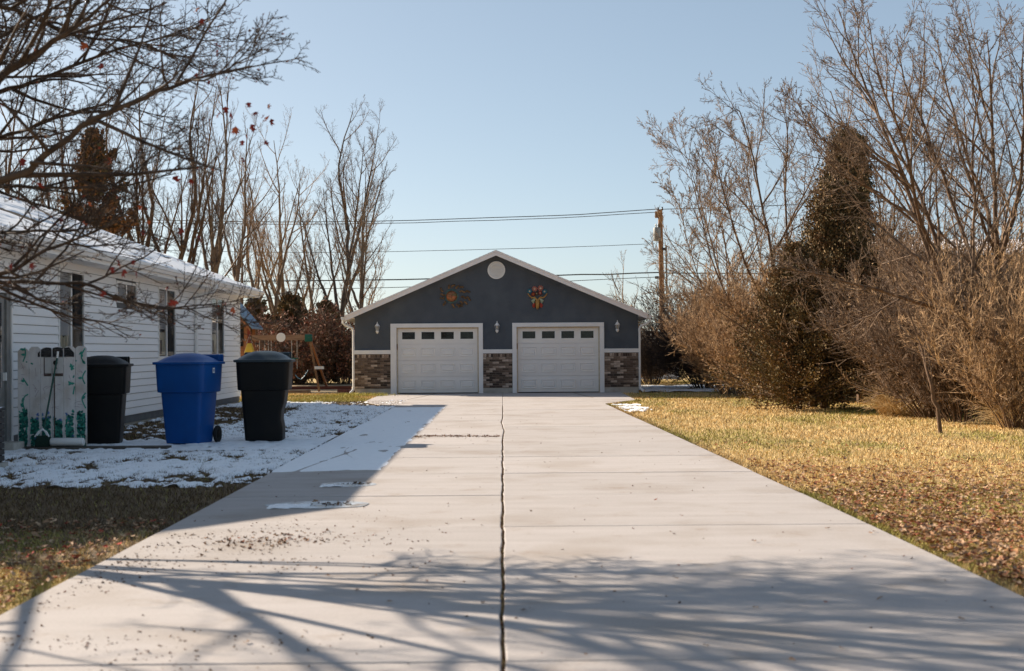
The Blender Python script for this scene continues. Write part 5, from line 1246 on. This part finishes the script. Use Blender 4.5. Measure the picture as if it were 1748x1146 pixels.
# near tree at the left whose limbs hang into the view, with its last red leaves
def L3(pts, r0, r1): n = len(pts); q = 1 if r0 > .15 else .62; return poly([Vector(p) for p in pts], [q * (r0 + (r1 - r0) * (i / (n - 1)) ** .7) for i in range(n)], 4)
def a3(px, py, Y): return at(px, py, Y)
TB = Vector((-6.3, 11.6, 0))
lim = [L3([TB - Vector((0, 0, .1)), TB + Vector((0, 0, 1.2)), TB + Vector((.1, 0, 2.0)), TB + Vector((.1, .2, 3.2)), TB + Vector((.3, .5, 4.6)), TB + Vector((.4, .8, 6.2)), TB + Vector((.3, 1.0, 7.3))], .17, .015),
       L3([TB + Vector((.05, 0, 1.7)), a3(-200, 360, 10.9), a3(0, 311, 10.5), a3(80, 262, 10.4), a3(158, 205, 10.3), a3(271, 158, 10.2), a3(330, 136, 10.1), a3(390, 122, 10.1), a3(430, 112, 10)], .075, .006),
       L3([TB + Vector((.1, 0, 2.1)), a3(-120, 220, 11), a3(0, 130, 10.8), a3(90, 70, 10.7), a3(150, 30, 10.6), a3(230, -40, 10.5)], .085, .012),
       L3([TB + Vector((.05, 0, 1.7)), a3(-200, 330, 11.6), a3(0, 318, 11.3), a3(100, 322, 11.2), a3(220, 315, 11.1), a3(300, 296, 11)], .05, .006),
       L3([TB + Vector((0, 0, 1.5)), a3(-150, 480, 11.2), a3(0, 468, 11), a3(79, 429, 10.9), a3(159, 397, 10.8), a3(215, 372, 10.7)], .055, .006),
       L3([TB + Vector((0, 0, 1.3)), a3(-150, 480, 11.8), a3(0, 482, 11.6), a3(136, 484, 11.4), a3(200, 508, 11.3), a3(280, 527, 11.2), a3(340, 521, 11.1), a3(400, 524, 11)], .045, .005),
       L3([TB + Vector((0, 0, 1.5)), a3(-150, 420, 12.2), a3(0, 396, 12), a3(120, 395, 11.9), a3(180, 380, 11.8)], .05, .006),
       L3([TB + Vector((.1, 0, 2.2)), a3(-100, 60, 12), a3(0, 10, 12), a3(120, 60, 12), a3(220, 70, 12), a3(330, 90, 12)], .06, .006),
       L3([TB + Vector((.1, .1, 2.6)), a3(-60, 180, 12.6), a3(60, 140, 12.6), a3(180, 90, 12.6), a3(290, 60, 12.6), a3(360, 30, 12.6)], .055, .006),
       L3([TB + Vector((.1, .1, 2.3)), a3(-60, 260, 12.8), a3(60, 215, 12.8), a3(180, 180, 12.8), a3(280, 200, 12.8)], .05, .006),
       L3([TB + Vector((.1, .2, 3.2)), TB + Vector((1.5, .8, 4.3)), TB + Vector((2.6, 1.6, 5.2)), TB + Vector((3.4, 2.2, 5.6))], .07, .008),
       L3([TB + Vector((.1, .2, 3.0)), TB + Vector((-.5, 1.6, 4.2)), TB + Vector((-.8, 3.0, 5.2)), TB + Vector((-.9, 4.0, 5.6))], .07, .008),
       L3([TB + Vector((.1, 0, 2.6)), TB + Vector((-.8, -1.4, 4.0)), TB + Vector((-1.2, -2.4, 5.0)), TB + Vector((-1.4, -3.2, 5.5))], .08, .008),
       L3([TB + Vector((.2, .3, 3.8)), TB + Vector((1.2, -.6, 5.0)), TB + Vector((2.2, -1.2, 6.0)), TB + Vector((2.8, -1.6, 6.8))], .07, .008),
       L3([TB + Vector((0, 0, 2.2)), TB + Vector((1.0, -1.6, 3.2)), TB + Vector((1.8, -3.0, 3.9)), TB + Vector((2.3, -4.2, 4.3))], .07, .008),
       L3([TB + Vector((.1, .1, 2.4)), TB + Vector((-1.0, -.2, 3.6)), TB + Vector((-2.2, -.6, 4.6)), TB + Vector((-3.2, -.8, 5.2))], .085, .01),
       L3([TB + Vector((.1, .2, 3.2)), TB + Vector((-.9, .4, 4.6)), TB + Vector((-1.8, .2, 6.0)), TB + Vector((-2.4, .2, 6.9))], .075, .01),
       L3([TB + Vector((.0, .0, 1.9)), TB + Vector((-1.0, -1.2, 2.9)), TB + Vector((-2.2, -2.2, 3.7)), TB + Vector((-3.2, -3.0, 4.1))], .075, .01),
       L3([TB + Vector((.2, .3, 3.6)), TB + Vector((1.4, 1.8, 4.0)), TB + Vector((2.4, 3.2, 4.3))], .05, .008)]
for k in range(14):
    a_ = R(-35 + 22 * k); c_, s_ = math.cos(a_), math.sin(a_); q = 2.6 + 1.2 * random.random(); z = 2.3 + .15 * k
    lim.append(L3([TB + Vector((.1, .1, z)), TB + Vector((c_ * q * .35, s_ * q * .35 + .1, z + .9)), TB + Vector((c_ * q * .7, s_ * q * .7 + .3, z + 1.9)), TB + Vector((c_ * q, s_ * q + .5, z + 2.6 + random.random()))], .06, .008))
nt_, tips = bare_tree('red_leaved_tree', TB, 7, 'near bare tree whose dark limbs with last red leaves reach in from the upper left', 'tree', None, ('bark_dark', 'twig_dark'),
                      limbs=lim, kids=(16, 8, 5, 2), minr=.0032, spread=.75, lr=(.27, .45, .42, .5), up=(.05, .03, .0, 0), t0=.25, ang2=.75, flat=-.4, rr=(.019, .015, .011, .01))
redm = [pm('red_leaf', (.24, .022, .014), (.15, .014, .01), 20, .7), pm('rust_leaf', (.40, .10, .035), (.26, .05, .02), 20, .7)]
def tree_leaf(p, s, m_):
    V = []; D = Vector((rng.normal(), rng.normal(), -1.2)).normalized(); sd = D.orthogonal().normalized(); sd.rotate(Matrix.Rotation(random.random() * 6.28, 3, D)); nn = D.cross(sd)
    for (u, v, w_) in ((0, 0, 0), (.35, .5, .15), (.55, .2, .0), (.95, .38, .2), (.8, .08, 0), (1.15, 0, .1), (.8, -.1, 0), (.9, -.42, .2), (.5, -.2, 0), (.3, -.5, .15)):
        V.append(tuple(p + (D * u + sd * v + nn * w_) * s))
    me = bpy.data.meshes.new('leaf'); me.from_pydata(V, [], [(0, 1, 2), (0, 2, 4), (2, 3, 4), (4, 5, 6), (0, 4, 6), (0, 6, 8), (6, 7, 8), (0, 8, 9)])
    link('leaf', me, m_, nt_)
for (px, py) in ((455, 181), (459, 197), (452, 199), (462, 202), (383, 180), (375, 191), (392, 193), (403, 214), (405, 222), (418, 228), (415, 238), (426, 214), (451, 242), (413, 268), (296, 301), (328, 305), (436, 191), (423, 175), (347, 118), (334, 125), (357, 138),
                 (342, 30), (368, 82), (364, 75), (258, 86), (340, 10), (356, 50), (150, 75), (145, 165), (178, 110), (190, 268), (255, 376), (310, 388), (338, 400), (227, 445), (203, 446), (52, 449), (180, 499), (115, 511), (140, 380), (238, 350), (250, 395), (100, 372), (150, 345), (230, 462), (190, 455), (285, 490), (298, 512), (393, 526), (60, 305), (40, 270), (20, 450), (62, 310), (303, 512), (214, 458)):
    q = at(px + random.uniform(-2, 2), py + random.uniform(-2, 2), 10.0 + random.random() * 1.6)
    tree_leaf(q, random.uniform(.045, .075), redm[0 if random.random() < .75 else 1])
# curled leaves and buds clinging to the near tree's twigs
E = tips[0][:, -1]; sel = rng.integers(0, len(E), 3600); low = E[sel]; low = low[(low[:, 2] < 3.3) | (rng.random(len(low)) < .35)]
V, T = leafquads(low, rng.normal(size=(len(low), 3)), .014 + .022 * rng.random(len(low)) ** 2, .25)
lc = pal(np.array([[.16, .06, .04], [.24, .10, .06], [.10, .05, .035], [.30, .06, .035]]), len(low))
link('dry_leaves', mesh_np('dry_leaves', V, [T], False, np.repeat(lc, 2, 0)), M['foliage'], nt_, kind='stuff')
# bird's-nest clump in the big right tree
# ------------------------------------------------------------------ brush along the right side
BR = [(1, 'tawny twiggy shrub at the left end of the right-hand brush', (7.0, 43.5), 2.6, 1.6), (2, 'tawny shrub in front of the multi-trunk tree, left of the evergreen', (7.3, 40.0), 2.9, 1.8), (3, 'tall tawny shrub just behind the lower evergreen', (8.6, 39.0), 3.4, 1.7),
      (4, 'dense brown brush right of the evergreen at the lawn edge', (9.6, 31.6), 2.8, 1.5), (5, 'tangled brown brush beneath the leaning bare tree', (8.7, 28.4), 2.8, 1.7), (6, 'tall brown thicket at the right edge of the lawn', (9.8, 28.2), 3.0, 2.0),
      (7, 'brown thicket behind the leaning bare tree', (10.0, 32), 3.2, 2.0), (8, 'tangled brush at the far right edge, nearest the camera', (8.9, 24.6), 2.3, 1.4), (9, 'pale twiggy brush right behind the tall evergreen', (10.0, 38), 4.2, 1.8),
      (10, 'tawny bush behind the first shrubs, under the tall thin tree', (8.0, 46.5), 3.2, 2.0), (11, 'high brown bramble tangle behind the lawn-edge brush', (11.6, 31.0), 2.8, 2.2), (12, 'brush behind the upright tree before the cream building', (13.0, 36), 3.0, 2.4),
      (13, 'slender tawny shrub wedged between the first two tawny shrubs', (7.1, 41.8), 2.4, 1.1), (14, 'brown brush close behind the dry grass clump', (8.75, 29.6), 2.0, 1.1), (15, 'brown brush just right of the leaning sapling', (8.6, 26.6), 2.3, 1.3), (16, 'tall brown brush between evergreen and leaning tree', (9.9, 36.0), 3.7, 1.6)]
protos = {}
for (i_, lab, (x, y), H, W) in BR:
    tan = i_ in (1, 2, 3, 9, 10, 13, 16); key = (tan, i_ % 2)
    if key not in protos:
        o = shrub('brush', (x, y, 0), H, W, lab, ('bark_tan', 'twig_tan') if tan else ('bark_brown', 'twig_brown' if i_ % 2 else 'twig_tan'), 'brush along the right side of the lawn', stems=46, kids=(9, 6, 5), arch=.12, upk=.10, minr=.0042 + .00009 * y, squash=.8,
              leaves=900, leafcol=[[.26, .15, .08], [.18, .10, .05], [.34, .22, .12]], lsz=.045)
        protos[key] = (o, H, W)
    else:
        p_, H0, W0 = protos[key]; o = copy_tree(p_); o.location = (x, y, 0); o.rotation_euler = (0, 0, rng.random() * 6.28); o.scale = ((W / W0 + H / H0) / 2, (W / W0 + H / H0) / 2, H / H0); o['label'] = lab
# bush in the garage's shade, with that shade also put into dark twig colours
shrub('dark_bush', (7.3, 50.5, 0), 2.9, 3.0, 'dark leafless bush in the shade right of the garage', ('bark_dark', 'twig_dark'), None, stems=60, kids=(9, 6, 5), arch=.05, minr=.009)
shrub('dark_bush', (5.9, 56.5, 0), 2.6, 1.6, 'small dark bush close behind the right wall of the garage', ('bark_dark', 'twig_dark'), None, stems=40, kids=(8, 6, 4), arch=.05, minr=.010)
shrub('brush', (6.3, 61, 0), 2.0, 1.4, 'small tawny bush in the sun beyond the garage shade', stems=30, kids=(9, 6, 4), minr=.012)
shrub('brush', (8.6, 58, 0), 3.6, 2.4, 'hazy tawny brush around the foot of the utility pole', stems=44, kids=(9, 6, 5), minr=.012)
shrub('brush', (11.5, 66, 0), 4.0, 3.0, 'pale brush behind and right of the utility pole', stems=44, kids=(9, 6, 5), minr=.013)
# red-brown leafy hedge behind the swing set
for (px, Y, H, W, lab) in ((505, 61, 2.3, 2.0, 'reddish brown leafy bush behind the last bin'), (545, 62, 2.5, 2.0, 'reddish brown leafy bush behind the swing set legs'), (590, 61.5, 2.7, 1.8, 'reddish brown leafy bush at the left corner of the garage'), (455, 63, 2.4, 2.0, 'reddish brown leafy bush under the swing beam')):
    x = at(px, 640, Y).x
    shrub('leafy_bush', (x, Y, 0), H, W, lab, ('bark_dark', 'twig_brown'), 'leafy brown bushes behind the play area', stems=36, kids=(8, 6, 4), minr=.009, leaves=3800, leafcol=[[.22, .09, .055], [.30, .14, .09], [.15, .06, .035], [.36, .2, .13]], lsz=.11)
# far thicket that closes the view
K = 0
for (x0, x1, Y, H, sd_) in ((-42, -4, 78, 3.6, 1), (12, 50, 76, 3.6, 2), (-5, 14, 98, 1.9, 3)):
    n = int((x1 - x0) * 60); P = np.empty((n, 5, 3)); P[:, 0] = np.stack([x0 + rng.random(n) * (x1 - x0), Y + rng.random(n) * 5, np.zeros(n)], 1)
    d = unit(np.stack([rng.normal(size=n) * .35, rng.normal(size=n) * .2, np.ones(n)], 1)); ln = H * (.4 + .7 * fbm(P[:, 0, 0] / 2.5, P[:, 0, 0] * 0, sd_ + 100, 3)) * (.6 + .5 * rng.random(n))
    for s in range(1, 5): d = unit(d + rng.normal(size=(n, 3)) * .15); P[:, s] = P[:, s - 1] + d * (ln / 4)[:, None]
    b_ = (P, np.broadcast_to(np.linspace(.025, .012, 5)[None], (n, 5))); c1 = grow(b_, 7, .15, .98, (.6, .2), .45, .015, 4, .2, .05, .3, .013)
    V, Q = tubes([b_, c1], 3); link('distant_thicket', mesh_np('distant_thicket', V, [Q], True), M['twig_tan'], kind='stuff')
# dry grass clump and sapling at the right lawn edge
def clump(cx, cy, r_, H, n, label):
    a = rng.random(n) * 6.283; q = r_ * np.sqrt(rng.random(n)); P = np.empty((n, 5, 3)); P[:, 0] = np.stack([cx + q * np.cos(a), cy + q * np.sin(a), np.zeros(n) - .03], 1)
    d = unit(np.stack([np.cos(a) * .3, np.sin(a) * .3, np.ones(n)], 1) + rng.normal(size=(n, 3)) * .18); ln = H * (.5 + .6 * rng.random(n))
    for s in range(1, 5): d = unit(d + rng.normal(size=(n, 3)) * .12 + np.stack([np.cos(a) * .12, np.sin(a) * .12, -np.ones(n) * .1 * s], 1)); P[:, s] = P[:, s - 1] + d * (ln / 4)[:, None]
    V, Q = tubes([(P, np.broadcast_to(np.linspace(.006, .002, 5)[None], (n, 5)))], 3)
    o = link('dry_grass_clump', mesh_np('dry_grass_clump', V, [Q], True), M['straw']); tag(o, label, 'grass clump')
M['straw'] = pm('straw', (.46, .31, .14), (.58, .43, .23), 2, .9)
c = gp(1545, 708); clump(c.x, c.y, .5, .8, 700, 'tall pale dry grass clump at the lawn edge under the brush')
c = gp(1745, 728); clump(c.x, c.y, .4, .8, 400, 'small dry grass clump at the far right edge of the lawn')
p = gp(1607, 737); q = at(1588, 655, p.y); r3 = at(1575, 600, p.y + .3)
bare_tree('sapling', p, 2.6, 'single thin leaning sapling in front of the brown brush', 'sapling', None, ('bark_brown', 'twig_brown'), kids=(9, 5, 4), minr=.004, t0=.35, lr=(.4, .45, .45),
          limbs=[poly([p - Vector((0, 0, .1)), (p + q) / 2 + Vector((.02, 0, 0)), q, r3, r3 + Vector((-.25, .2, .9))], [.038, .034, .028, .02, .008], 3)])
print('objects', len(bpy.data.objects), 'tris', sum(sum(len(p.vertices) - 2 for p in []) + len(m_.polygons) for m_ in bpy.data.meshes))
